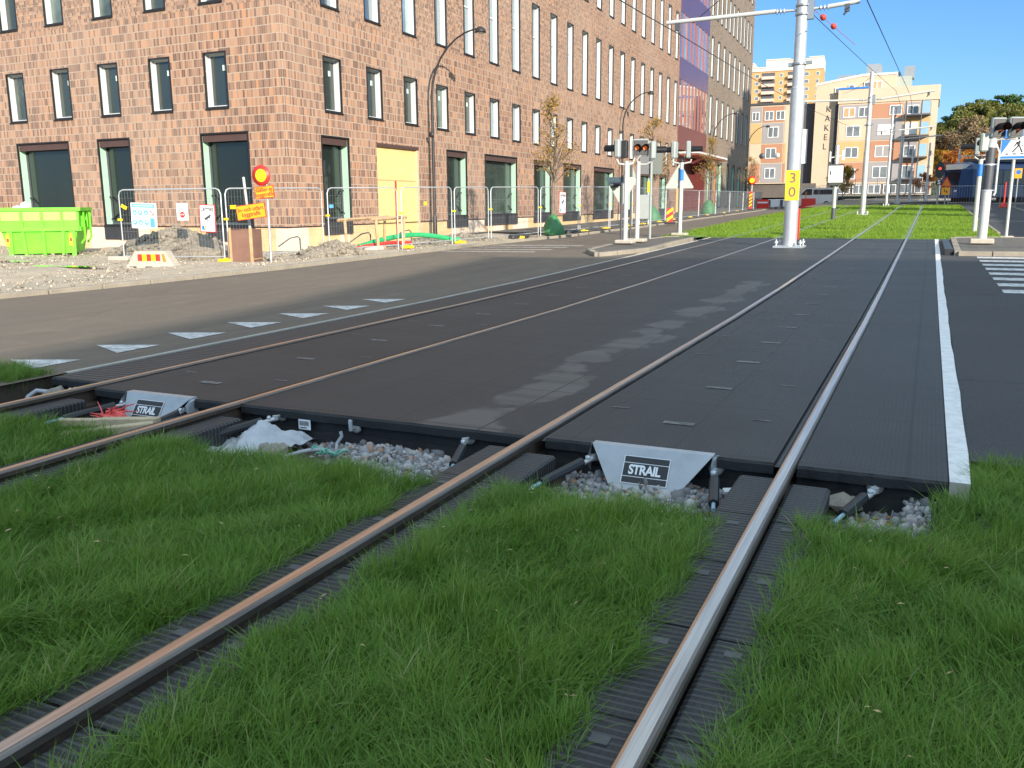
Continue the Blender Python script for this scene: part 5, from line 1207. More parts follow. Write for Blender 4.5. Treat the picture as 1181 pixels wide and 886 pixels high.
b = MB(); b.tube([(0, 0, 0), (-.20, .04, 2.0)], .032, 8); tag(b.build('leaning_pole', 'pole_white', None, ground(-14.72, 17.0)), 'white pole leaning behind the orange plates', 'pole')
# brown formwork box with an orange marker post
r = thing('formwork_box', 'brown board box filled with soil beside the round road sign', 'box', ground(-14.78, 16.30), R(14))
b = MB(); b.box((0, 0, 0), (.54, .03, .78)); b.box((.51, .031, 0), (.54, .5, .80)); b.box((0, .031, 0), (.03, .5, .80)); b.box((.031, .47, 0), (.509, .5, .8)); b.build('boards', 'brown_board', r)
b = MB(); b.box((.49, -.03, 0), (.56, -.001, .84)); b.box((-.02, -.03, 0), (.03, -.001, .84)); b.box((.541, .02, .1), (.56, .5, .13)); b.build('battens', 'wood', r)
b = MB(); b.grid([[(x, y, .54 + .10 * math.sin(x * 9 + y * 4)) for x in frange(.03, .51, .1)] for y in frange(.03, .47, .1)], 0, False, False); b.build('soil_fill', 'gravel_heap', r)
b = MB(); b.box((-.05, -.035, 0), (.05, .035, .78), 0, None, .01); tag(b.build('marker_post', 'orange', None, ground(-14.88, 16.42), .2), 'orange marker post at the left edge of the brown box', 'marker post')
# gravel heaps
def heap(label, x, y, rx, ry, h, seed):
    q = random.Random(seed); b = MB(); rows = []; n = 40
    for j in range(15):
        f = j / 14; ring = []
        for k in range(n):
            a = k * 6.2832 / n; w_ = 1 + .12 * math.sin(2 * a + seed) + .08 * math.sin(5 * a + seed * 2) + q.uniform(-.05, .05)
            zz = h * (1 - (1 - f) ** 1.15) if False else h * f ** .9
            g_ = 1 - f ** 1.7
            ring.append((rx * g_ * w_ * math.cos(a) + .12 * rx * f, ry * g_ * w_ * math.sin(a), zz * (1 + q.uniform(-.06, .06)) - .06 + q.uniform(-.02, .02)))
        rows.append(ring)
    b.grid(rows, 0, True, False); b.face(rows[-1])
    for k in range(320):
        a = q.uniform(0, 6.28); f = q.random() ** .8; g_ = 1 - f ** 1.7; b.ico((rx * g_ * math.cos(a) * 1.02 + .12 * rx * f, ry * g_ * math.sin(a) * 1.02, h * f ** .9 - .05), q.choice((.025, .035, .05, .05, .08)), 0, k, .35)
    return tag(b.build('gravel_heap', 'gravel_heap', None, ground(x, y)), label, 'gravel heap')
heap('large grey-brown gravel heap behind the fence signs', -17.95, 17.6, 1.95, 1.05, .84, 2)
heap('low gravel heap right of the brown box', -13.9, 19.0, 1.1, .8, .42, 5)
heap('low spread of gravel under the right shop windows, by the black lamp', -14.2, 26.4, 1.6, .9, .26, 7)
# concrete barrier with striped reflectors
r = thing('concrete_barrier', 'sandy concrete barrier end with red and yellow reflector stripes', 'barrier', ground(-15.78, 14.9), R(16)); r.scale = (.86, .86, .86)
b = MB(); prof = [(-.62, 0), (.62, 0), (.62, .12), (.42, .44), (-.42, .44), (-.62, .12)]; b.prism(prof, -.16, .16, 0)
b.box((-.66, -.24, -.02), (.66, .24, .10), 0, None, .03); b.build('body', 'pale_concrete', r, recalc=False)
b = MB()
for i in range(5): b.box((-.34 + .125 * i, -.168, .19), (-.34 + .125 * (i + 1) - .003, -.1605, .36), i % 2)
b.build('reflector', ['red', 'yellow'], r); b = MB(); b.prism([(.36, .17), (.45, .17), (.40, .37), (.34, .37)], -.169, -.1605); b.build('end_reflector', 'orange', r)
b = MB()
for x in (-.45, .0, .42): b.box((x - .1, -.245, .0), (x + .1, -.2405, .055))
b.build('lifting_slot', 'dark_grey', r)
# lime green waste skip
r = thing('waste_skip', 'lime green ribbed waste skip at the left edge with yellow-red reflectors', 'skip', ground(-22.75, 16.2), R(40))
W1, D1, H1 = 2.05, 1.6, 1.30
b = MB(); lo = [(.20, .0), (1.98, .0)]; b0 = .22
def ring(z, i): return [(i, i * .3, z), (W1 - i, i * .3, z), (W1 - i, D1 - i * .3, z), (i, D1 - i * .3, z)]
rows = [ring(.10, .22), ring(.74, .08), ring(.78, .02), ring(H1, .0)]; b.grid(rows, 0, True, False); b.face(rows[0][::-1]); inn = [ring(H1, .05), ring(H1 - .35, .08)]; b.grid(inn, 0, True, False, True); b.face(inn[1]); b.build('body', 'lime', r)
b = MB()
b.box((-.06, -.07, H1 - .06), (W1 + .06, -.001, H1 + .03)); b.box((-.06, D1 + .001, H1 - .06), (W1 + .06, D1 + .07, H1 + .03)); b.box((-.06, .0, H1 - .06), (-.001, D1, H1 + .03)); b.box((W1 + .001, 0, H1 - .06), (W1 + .06, D1, H1 + .03)); b.box((.02, -.06, .70), (W1 - .02, .02, .80)); b.box((W1 - .05, .02, .7), (W1 + .02, D1, .8))
for x in (.62, 1.12, 1.62):
    t = (x - W1 / 2); b.prism([(x - .035 - t * .08, .06), (x + .035 - t * .08, .06), (x + .035, .70), (x - .035, .70)], -.035, .06); b.box((x - .035, -.05, .80), (x + .035, .02, H1 - .06))
for y in (.35, .95, 1.55): b.box((W1 - .04, y, .80), (W1 + .04, y + .07, H1 - .06))
for x in (.24, 1.80): b.prism([(x, 0), (x + .10, 0), (x + .12, .70), (x - .02, .70)] , -.03, .05)
b.build('rim', 'lime', r)
b = MB(); b.box((.12, -.02, .98), (W1 - .06, -.006, 1.24)); b.build('lit_band', 'lime_lit', r)  # lit upper part of the skip front painted as a lighter band
for x in (.20, 1.76):
    b = MB(); b.box((x, -.050, .30), (x + .075, -.032, .62), 0, None, .004); o = b.build('reflector', 'yellow', r); b = MB(); b.box((x + .005, -.054, .42), (x + .07, -.0505, .52)); b.build('red_mark', 'red', o)
for y in (.3, 1.2): b = MB(); b.tube([(W1 - .05, y, .35), (W1 + .06, y, .5), (W1 + .06, y, 1.2)], .03, 6); b.build('lifting_bar', 'lime', r)
b = MB(); b.ico((.65, .5, H1 + .10), .17, 0, 3, .2); b.ico((.42, .5, H1 + .04), .14, 0, 4, .2)
tag(b.build('rubbish_bag', 'sign_white', None, (-22.75, 16.2, zt(-23, 16) - .05), R(40)), 'white rubbish bags piled on top of the green skip', 'bag')
# wet puddles in the yard
m, t_ = newmat('puddle_water'); t_.b.inputs['Base Color'].default_value = (.05, .045, .035, 1); t_.b.inputs['Roughness'].default_value = .03; M['puddle_water'] = m
for x, y, rx, ry in ((-17.3, 13.9, .9, .22), (-20.5, 14.7, .7, .16)):
    b = MB(); b.face([(x + rx * (1 + .25 * math.sin(3 * a)) * math.cos(a) - .5 * ry * math.sin(a), y + ry * (1 + .2 * math.cos(2 * a)) * math.sin(a) + .35 * rx * math.cos(a) * .5, zt(x, y) + .072) for a in [k * .2618 for k in range(24)]]); structure(b.build('puddle', 'puddle_water'))
# wooden trestles and the green hose
def trestle(label, p, q_, h):
    (xa, ya), (xb, yb) = p, q_; root = thing('trestle', label, 'trestle', ground(xa, ya)); d = Vector((xb - xa, yb - ya, zt(xb, yb) - zt(xa, ya)))
    b = MB(); b.tube([(0, 0, h), d + Vector((0, 0, h + .03))], .045, 4, smooth=False); b.build('rail', 'wood', root)
    for o, tl in ((d * .12, .06), (d * .92, -.04)):
        b = MB(); b.tube([o + Vector((tl, 0, 0)), o + Vector((0, 0, h + .02))], .05, 4, smooth=False); b.build('leg', 'wood', root)
trestle('wooden trestle before the corner shop window, the left one of two', (-14.2, 19.75), (-14.0, 21.9), .90)
trestle('wooden trestle before the boarded doorway, the right one of two', (-13.85, 20.8), (-13.65, 22.3), .88)
b = MB(); pts = []
for k in range(15): t = k / 14; x, y = -14.3 + .95 * t, 20.8 + 4.1 * t; pts.append((x, y, zt(x, y) + .14 + .24 * math.sin(math.pi * min(1, t * 1.05))))
b.tube(pts, .075, 10); tag(b.build('hose', 'hose_green'), 'thick green plastic hose lying behind the trestles', 'hose')
b = MB(); b.tube([(-14.55, 20.4, .17), (-14.2, 20.9, .26), (-13.9, 21.8, .33), (-13.7, 22.6, .30)], .05, 8); tag(b.build('hose', 'red'), 'thin red hose lying beside the green hose', 'hose')
def wirepost(x, y, lb):
    b = MB(); b.tube([(-.5, .2, .15), (-.2, .06, .38), (0, 0, .42), (.06, 0, .36), (.07, 0, 0)], .022, 6); tag(b.build('bent_pipe', 'dark_grey', None, ground(x, y, .05), R(60)), lb, 'pipe')
wirepost(-15.9, 20.2, 'thin bent dark pipe at the building corner plinth'); wirepost(-14.9, 22.2, 'thin bent dark pipe behind the right trestle'); wirepost(-14.6, 24.0, 'thin bent dark pipe right of the boarded doorway')
for k, (x, y, lb) in enumerate(((-12.55, 27.7, 'dark foil-wrapped kerb bundle left of the nearest street tree'), (-12.0, 31.3, 'dark foil-wrapped kerb bundle right of the nearest street tree'))):
    b = MB(); b.box((-.12, -.55, 0), (.12, .55, .16), 0, None, .05); tag(b.build('wrapped_bundle', 'membrane', None, ground(x, y, .02), R(-6)), lb, 'bundle')

# ------------------------------------------------------------------ street lamps
LG = 'curved street lamps along the brick facade'
def lamp(label, x, y, H, reach, rz, small=True):
    root = thing('street_lamp', label, 'street lamp', ground(x, y), rz, LG)
    p = MB(); zs = H - reach * 1.12
    pts = [(0, 0, 0), (0, 0, zs * .5), (0, 0, zs)] + [(reach * (1 - math.cos(R(a))), 0, zs + (H - zs) * math.sin(R(a))) for a in (12, 24, 36, 48, 60, 72, 82, 88)]
    p.tube(pts, [.075, .065, .055] + [.05, .045, .042, .04, .036, .034, .032, .03], 8); p.lathe([(.09, 0), (.09, .9), (.06, 1.0)], 10); p.build('pole', 'black', root)
    hd = MB(); e = pts[-1]; hd.lathe([(.02, .10), (.06, .09), (.16, .03), (.21, -.06), (.22, -.13), (.0, -.12)], 14, 0, (e[0] + .08, 0, e[2] - .03)); hd.build('lamp_head', 'black', root)
    gl = MB(); gl.lathe([(.0, -.15), (.15, -.15), (.15, -.12), (.0, -.12)], 12, 0, (e[0] + .08, 0, e[2] - .03)); gl.build('lamp_glass', 'sign_white', root)
    bx = MB(); bx.lathe([(.0, -.05), (.10, -.05), (.12, 0), (.10, .05), (.0, .05)], 12, 0, (.0, -.11, zs * .74), 'Y'); bx.build('spotlight', 'black', root); return root
lamp('tall black curved street lamp before the boarded doorway, nearest of its kind', -18.30, 32.1, 8.0, 2.15, R(2))
lamp('black curved street lamp rising behind the paired left signals', -19.25, 59.6, 8.45, 1.85, R(2))
lamp('black curved street lamp in front of the red entrance tower', -20.20, 91.5, 9.4, 2.2, R(2))
lamp('grey curved street lamp before the left wing of the panelled block', -18.3, 100, 8.6, 2.0, R(2))
b = MB(); b.box((-.22, -.22, 0), (.22, .22, .16), 0, None, .03); tag(b.build('lamp_footing', 'pale_concrete', None, ground(-18.30, 32.1, .02)), 'pale concrete footing at the base of the nearest black lamp', 'footing')

# ------------------------------------------------------------------ signals
def sig_head(root, x, z, face, lamps=1, w=.42, h=.46, lit=None, y=0, mat='grey_paint', horiz=False, visor=.26):
    """a signal head with backing box, recessed black front, visor hoods and lenses; face = heading of its front"""
    mt = Matrix.Translation((x, y, z)) @ Matrix.Rotation(face, 4, 'Z'); b = MB(); b.box((-w / 2, 0, -h / 2), (w / 2, .16, h / 2), 0, mt, .035); hd = b.build('signal_head', mat, root)
    f = MB(); f.box((-w / 2 + .035, -.012, -h / 2 + .035), (w / 2 - .035, -.0005, h / 2 - .035), 0, mt); f.build('front', 'black', hd)
    for k in range(lamps):
        o = (k - (lamps - 1) / 2) * (w / lamps if horiz else h / lamps); cx, cz = (o, 0) if horiz else (0, o); r = min(.10, (w if horiz else h) / lamps * .36, w * .34)
        v = MB(); rows = []
        for (yy, dr) in ((-.01, 0), (-visor, .0)):
            rows.append([mt @ Vector((cx + r * math.cos(R(a)) * 1.1, yy, cz + r * math.sin(R(a)) * 1.1)) for a in range(-40, 221, 20)])
        v.grid(rows, 0, False, True); v.grid(rows, 0, False, True, True); v.build('visor', 'black', hd)
        l = MB(); l.prism(disc(cx, cz - r * .12, r * .72, 18), -.02, -.013, 0, 'Y', mt); l.build('lens', (lit[k] if lit else 'dark_grey') , hd)
    return hd
def pole_base(root, x, y, hgt, r, mat='pole_white', base=True):
    b = MB(); b.tube([(x, y, 0), (x, y, hgt)], [r, r * .92], 14); b.build('pole', mat, root)
    if base: b = MB(); b.box((x - .26, y - .20, 0), (x + .26, y + .20, .10), 0, None, .02); b.build('base_block', 'pale_concrete', root)
def bracket(root, pts): b = MB(); b.tube(pts, .028, 8); b.build('bracket', 'pole_white', root)
# left pair on the island
r = thing('signal_pole', 'white signal pole on the left island, left of the pair, black visor pointing left', 'traffic signal', ground(-7.82, 24.6, .10), 0, 'signal poles')
pole_base(r, 0, 0, 2.28, .064); bracket(r, [(0, 0, 2.18), (-.2, -.05, 2.2), (-.28, -.05, 2.34)]); sig_head(r, -.30, 2.62, R(-100), 1, .30, .50, None, -.02, 'grey_paint', False, .34); bracket(r, [(0, 0, 2.18), (.15, .1, 2.22), (.2, .1, 2.36)])
b = MB(); b.box((-.13, -.10, 2.36), (.02, .10, 2.84), 0, None, .02); b.build('rear_housing', 'black', r)
r = thing('signal_pole', 'white signal pole on the left island, right of the pair, amber warning head', 'traffic signal', ground(-7.72, 25.4, .10), 0, 'signal poles')
pole_base(r, 0, 0, 2.28, .066); sig_head(r, .10, 2.66, R(24), 2, .46, .48, ['lamp_amber', 'lamp_amber'], -.12, 'grey_paint', True, .24); bracket(r, [(0, 0, 2.2), (.25, .0, 2.2), (.42, .0, 2.3)]); sig_head(r, .50, 2.58, R(112), 1, .32, .50, None, 0, 'grey_paint', False, .3); bracket(r, [(0, 0, 2.16), (-.02, -.1, 2.34), (.1, -.1, 2.46)])
# dark back of a square sign
r = thing('square_sign', 'back of a dark square sign on a thin grey post behind the left signals', 'road sign', ground(-7.84, 27.15, .10), R(30))
b = MB(); b.tube([(0, 0, 0), (0, 0, 2.60)], .042, 8); b.build('post', 'grey_paint', r); b = MB(); b.box((-.36, .05, 1.95), (-.003, .075, 2.68), 0, None, .004); b.build('panel', 'dark_grey', r); b = MB(); b.box((.003, .05, 1.95), (.36, .075, 2.68), 0, None, .004); b.build('panel', 'sign_back', r); b = MB(); b.box((-.06, .03, 2.1), (.06, .0495, 2.16)); b.build('clamp', 'dark_grey', r)
# backs of two triangular signs
def tri_sign(label, x, y, dn, z, sz, rz, post, group='backs of triangular signs'):
    root = thing('triangle_sign', label, 'road sign', ground(x, y), rz, group); b = MB(); h = sz * .866; pts = [(-sz / 2, 0), (sz / 2, 0), (0, -h if dn else h)]; q_ = []
    for i in range(3):       # rounded corners
        a, c, d = Vector(pts[i - 1]), Vector(pts[i]), Vector(pts[(i + 1) % 3]); q_ += [c.lerp(a, .07), c.lerp((a + d) / 2, .035), c.lerp(d, .07)]
    b.prism([(p[0], p[1] + z) for p in q_], .05, .065); b.build('panel', 'grey_green', root); b = MB(); b.tube([(0, 0, 0), (0, 0, z + (0.1 if dn else h * .8))], .035, 8); b.build('post', post, root)
    b = MB(); b.box((-.16, .042, z + (-.12 if dn else .12)), (.16, .049, z + (-.08 if dn else .16))); b.build('clamp_rail', 'zinc', root); return root
tri_sign('back of a downward-pointing triangular sign behind the paired left signals', -8.72, 27.0, True, 1.98, 1.05, R(24), 'dark_grey')
b = MB(); b.tube([(0, 0, 0), (-.28, -.1, -.02)], [.05, .09], 10); tag(b.build('floodlight', 'black', None, (-8.75, 26.9, 1.95)), 'small black lamp body on the downward triangular sign', 'floodlight')
tri_sign('tall narrow triangular sign back half hidden by the left signal pole', -9.2, 29.5, False, 1.75, .95, R(70), 'dark_grey')
tri_sign('back of an upward-pointing triangular sign behind the blue-banded left signal', -8.75, 34.2, False, 1.62, 1.12, R(20), 'dark_grey')
# blue-banded signal on the grass edge
r = thing('signal_pole', 'white signal pole with a blue band standing at the left edge of the far grass', 'traffic signal', ground(-7.75, 30.5, .02), 0, 'signal poles')
pole_base(r, 0, 0, 2.45, .068); b = MB(); b.tube([(0, 0, 1.85), (0, 0, 2.22)], .074, 14); b.build('band', 'blue', r)
bracket(r, [(-.32, 0, 2.55), (-.3, 0, 2.46), (0, 0, 2.40), (.3, 0, 2.46), (.32, 0, 2.55)]); sig_head(r, -.34, 2.86, R(-98), 1, .30, .56, None, 0, 'grey_paint', False, .34); sig_head(r, .30, 2.86, R(100), 1, .30, .56, None, 0, 'grey_paint', False, .38)
b = MB(); b.lathe([(.05, 0), (.08, .06), (.06, .14), (.0, .16)], 10, 0, (0, 0, 2.42)); b.build('cap', 'black', r)
# right signals
r = thing('signal_pole', 'thin white signal pole with a blue band on the right grass', 'traffic signal', ground(1.44, 35.0), 0, 'signal poles')
pole_base(r, 0, 0, 2.45, .078, 'pole_white', False); b = MB(); b.tube([(0, 0, 1.88), (0, 0, 2.28)], .085, 14); b.build('band', 'blue', r); bracket(r, [(-.22, 0, 2.60), (-.18, 0, 2.5), (0, 0, 2.40), (.25, 0, 2.5), (.28, 0, 2.62)]); sig_head(r, -.22, 2.86, R(-95), 1, .26, .56, None, 0, 'grey_paint', False, .42); sig_head(r, .30, 2.86, R(150), 1, .30, .56, None, 0, 'grey_paint', False, .26)
b = MB(); b.lathe([(.05, 0), (.08, .06), (.06, .14), (.0, .16)], 10, 0, (0, 0, 2.42)); b.build('cap', 'black', r)
r = thing('signal_pole', 'thick white signal pole on the right island with twin amber heads', 'traffic signal', ground(1.28, 26.4, .10), 0, 'signal poles')
b = MB(); b.tube([(0, 0, 0), (.01, 0, 1.35)], .115, 16); b.build('pole', 'pole_white', r); b = MB(); b.tube([(.01, 0, 1.35), (.02, 0, 2.42)], .112, 16); b.build('sleeve', 'dark_grey', r)
b = MB(); b.tube([(.02, 0, 2.42), (.03, 0, 2.66)], [.12, .10], 14); b.build('collar', 'pole_white', r); b = MB(); b.box((-.28, -.2, 0), (.28, .2, .13), 0, None, .02); b.build('base_block', 'pale_concrete', r)
b = MB(); b.tube([(.17, -.02, 1.22), (.20, -.02, 1.3), (.20, -.02, 2.3), (.12, 0, 2.5)], .028, 8); b.build('conduit', 'pole_white', r)
for z in (1.35, 2.0): b = MB(); b.lathe([(.125, -.02), (.125, .02), (.11, .02), (.11, -.02)], 14, 0, (.01, 0, z)); b.tube([(.1, -.01, z), (.21, -.02, z)], .02, 6); b.build('strap', 'zinc', r)
sig_head(r, .16, 2.90, R(24), 1, .36, .50, ['lamp_amber'], -.10, 'grey_paint', False, .36); sig_head(r, .55, 2.90, R(24), 1, .36, .50, ['lamp_amber'], -.10, 'grey_paint', False, .36); bracket(r, [(.03, 0, 2.6), (.2, -.02, 2.62), (.55, -.02, 2.62)]); sig_head(r, -.16, 2.55, R(200), 1, .26, .46, None, .05, 'grey_green', False, .2)
# pedestrian crossing sign
r = thing('crossing_sign', 'blue pedestrian crossing sign with white triangle on a thin pale post', 'road sign', ground(2.16, 31.2), R(6))
b = MB(); b.tube([(0, 0, 0), (0, 0, 2.7)], .045, 10); b.build('post', 'pole_white', r); b = MB(); b.box((-.20, -.15, 0), (.20, .15, .06), 0, None, .02); b.build('base_block', 'pale_concrete', r)
b = MB(); b.box((-.40, -.075, 2.33), (.50, -.055, 3.20), 0, None, .004); pl = b.build('panel', 'sign_white', r)
flat(pl, 'blue_field', 'blue', [rect(-.385, 2.345, .485, 2.42), [(-.385, 2.45), (.03, 3.17), (-.385, 3.17)], [(.485, 2.45), (.485, 3.17), (.07, 3.17)]], -.0785)
flat(pl, 'walking_figure', 'black', [[(x + .05, z + 2.49) for x, z in disc(.02, .43, .035, 12)], [(.02, 2.78), (.09, 2.88), (.12, 2.86), (.10, 2.72), (.06, 2.70)], [(.06, 2.74), (.10, 2.72), (-.06, 2.52), (-.11, 2.52)], [(.07, 2.73), (.11, 2.73), (.21, 2.52), (.16, 2.52)], [(.02, 2.84), (.06, 2.82), (-.03, 2.68), (-.05, 2.70)], [(.10, 2.84), (.12, 2.80), (.20, 2.70), (.18, 2.69)], rect(-.26, 2.46, -.17, 2.50), rect(-.06, 2.46, .03, 2.50), rect(.14, 2.46, .23, 2.50), rect(.33, 2.46, .40, 2.50)], -.0785)

# ------------------------------------------------------------------ overhead line poles and wires
PG = 'grey overhead line poles between the tracks'
def ocs_pole(label, x, y, H, r0, arms, z_arm, sleeve=None):
    root = thing('catenary_pole', label, 'pole', ground(x, y, -.01), 0, PG); b = MB(); k = sleeve or H * .45
    b.tube([(0, 0, .05), (0, 0, k)], r0, 18); b.tube([(0, 0, k), (0, 0, H)], [r0 * .86, r0 * .74], 18); b.lathe([(r0, k), (r0 * 1.04, k + .01), (r0 * .86, k + .05)], 18); b.build('pole', 'zinc', root)
    b = MB(); b.box((-r0 * 2.1, -r0 * 2.1, 0), (r0 * 2.1, r0 * 2.1, .05))
    for sx_ in (-1, 1):
        for sy_ in (-1, 1): b.tube([(sx_ * r0 * 1.7, sy_ * r0 * 1.7, .05), (sx_ * r0 * 1.7, sy_ * r0 * 1.7, .22)], .025, 6); b.lathe([(.05, .12), (.05, .17), (.0, .18)], 6, 0, (sx_ * r0 * 1.7, sy_ * r0 * 1.7, 0))
    b.build('base_plate', 'zinc', root)
    for x1, dz in arms:
        s_ = 1 if x1 > 0 else -1; a = MB(); st = s_ * r0 * 2.2; a.tube([(st + s_ * .25, 0, z_arm + .02), (x1, 0, z_arm + dz)], .055, 10); arm = a.build('arm', 'pole_white', root)
        g = MB(); g.tube([(s_ * r0 * .8, 0, z_arm), (st + s_ * .25, 0, z_arm + .01)], .035, 8)
        for q_ in range(3): g.lathe([(.035, -.02), (.085, 0), (.035, .02)], 12, 0, (st + s_ * (.05 + .09 * q_), 0, z_arm + .005), 'X')
        g.build('arm_insulator', 'zinc', root); c = MB(); c.box((x1 - s_ * .30 - .06, -.05, z_arm + dz - .22), (x1 - s_ * .30 + .06, .05, z_arm + dz - .03)); c.tube([(x1 - s_ * .3, 0, z_arm + dz - .2), (x1 - s_ * .38, 0, z_arm + dz - .3)], .03, 6); c.build('wire_clamp', 'dark_grey', arm)
    for z in (z_arm - .12, z_arm + .10, z_arm - 1.35): b = MB(); b.lathe([(r0 * .9, -.03), (r0 * .95, -.03), (r0 * .95, .03), (r0 * .9, .03)], 18, 0, (0, 0, z)); b.build('pole_band', 'steel', root)
    b = MB(); b.box((-r0 * 1.5, -.05, z_arm - 1.40), (-r0 * .8, .05, z_arm - 1.30)); b.box((r0 * .8, -.05, z_arm - 1.36), (r0 * 1.7, .05, z_arm - 1.28)); b.build('step_lug', 'steel', root); b = MB(); b.box((r0 * .7, -.08, z_arm - .25), (r0 * 1.6, .08, z_arm + .25)); b.build('junction_box', 'steel', root); return root
r = ocs_pole('nearest tall galvanised overhead line pole with the yellow 30 plate', -3.42, 25.5, 8.6, .185, [(-3.6, -.02), (1.40, .08)], 6.12, 4.15)
b = MB(); b.box((-.18, -.215, 1.26), (.18, -.19, 2.05), 0, None, .004); pl = b.build('speed_plate', 'yellow', r)
for ch, z in (('3', 1.84), ('0', 1.47)): text(ch, .36, 'brown_board', pl, 'digit', (0, -.218, z), depth=.004, bold=.006, sx=1.1)
pl.location = (-.03, .02, 0)
pl.rotation_euler.z = R(12)
pp = [(-3.46, 54.7, 7.7, 6.25, 'second overhead line pole, on the far grass right of the white cabinet'), (-3.1, 75, 7.3, 5.6, 'third overhead line pole, before the balconies of the panelled block'), (-2.65, 85, 6.6, 5.4, 'fourth overhead line pole, darker, where the tracks begin to curve'), (-1.9, 95, 5.2, 4.4, 'short overhead line pole between the fourth and the curve fence'), (-.5, 100, 5.6, 4.6, 'slim overhead line pole at the right corner of the panelled block'), (2.2, 101, 5.0, 4.2, 'farthest slim pole against the hillside, above the blue tram')]
for i, (x, y, H, za, lb) in enumerate(pp): ocs_pole(lb, x, y, H, .15 if i < 1 else .11, [(-4.3, .1), (3.2, .3)] if i == 0 else ([(-1.0, 0), (3.0, .2)] if i in (1, 2) else [(3.0, .1)] if i == 5 else []), za)
b = MB(); b.box((-.03, -.02, 0), (.03, .02, .95), 0, None, .008); tag(b.build('marker_board', 'red', None, ground(-3.68, 29.2, 0)), 'red marker behind the foot of the nearest overhead line pole', 'marker')
# white cabinet on a pole
r = thing('signal_cabinet', 'white box cabinet on a striped pole standing on the far grass', 'cabinet', ground(-4.40, 48, .0))
b = MB(); b.tube([(0, 0, .55), (0, 0, 3.6)], .10, 12); b.build('pole', 'zinc', r); b = MB(); b.tube([(0, 0, 0), (0, 0, .55)], .104, 12); b.build('dark_foot', 'dark_grey', r)
b = MB(); b.box((-.34, -.30, 1.78), (.34, .02, 2.62), 0, None, .02); b.build('box', 'white_paint', r); b = MB(); b.box((-.37, -.33, 2.621), (.37, .05, 2.68)); b.build('lid', 'dark_grey', r); b = MB(); b.box((-.28, -.25, 1.66), (.28, .0, 1.778)); b.build('bracket', 'dark_grey', r); b = MB(); b.box((-.26, -.306, 2.15), (-.20, -.3005, 2.35)); b.build('handle', 'dark_grey', r)
b = MB(); b.box((-.36, -.05, 2.8), (-.28, .05, 3.3), 0, None, .02); b.box((.22, -.05, 2.85), (.36, .05, 3.35), 0, None, .02); b.tube([(-.3, 0, 3.0), (.28, 0, 3.1)], .03, 6); b.build('antenna', 'white_paint', r)
def wire(label, pts, r_=.014, sag=0):
    b = MB(); out = []
    for a, c in zip(pts[:-1], pts[1:]):
        a, c = Vector(a), Vector(c)
        for i in range(9): t = i / 9; p = a.lerp(c, t); p.z -= sag * 4 * t * (1 - t); out.append(p)
    out.append(Vector(pts[-1])); b.tube(out, r_, 5); return tag(b.build('overhead_wire', 'wire'), label, 'wire', 'overhead wires')
wire('dark contact wire over the right track, ending at the second pole', [(-1.72, -6, 5.76), (-1.80, 10, 6.1), (-1.88, 25.5, 6.42), (-1.86, 70, 8.58), (-1.8, 76, 8.2)], .014)
wire('contact wire over the left track in front of the brick building', [(-5.9, -6, 5.3), (-6.2, 10, 5.5), (-6.75, 25.5, 6.0), (-7.3, 54.7, 6.9), (-5.5, 75, 6.8)], .013, .06)
wire('thin feeder wire from the nearest pole top to the second pole', [(-3.35, 25.5, 6.35), (-2.2, 54.7, 7.3), (-2.0, 75, 7.0)], .010, .05)
wire('short stay wire from the left arm up to the pole top', [(-6.3, 25.5, 6.2), (-3.45, 25.5, 8.3)], .012)
wire('span wire from the second pole to the lettered wall', [(-3.5, 54.7, 8.1), (-9.0, 100, 12.2)], .012, .2)
b = MB()
for t in (.10, .19): p = Vector((-3.30, 26.0, 6.46)).lerp(Vector((-2.75, 34, 6.62)), t * 2.4); b.lathe([(.02, -.09), (.085, -.05), (.085, .05), (.02, .09)], 12, 0, p, 'Y')
b.tube([(-3.33, 25.6, 6.45), (-2.75, 34, 6.62)], .008, 5); tag(b.build('wire_insulator', ['insulator']), 'pair of red insulators on the wire right of the nearest pole top', 'insulator')

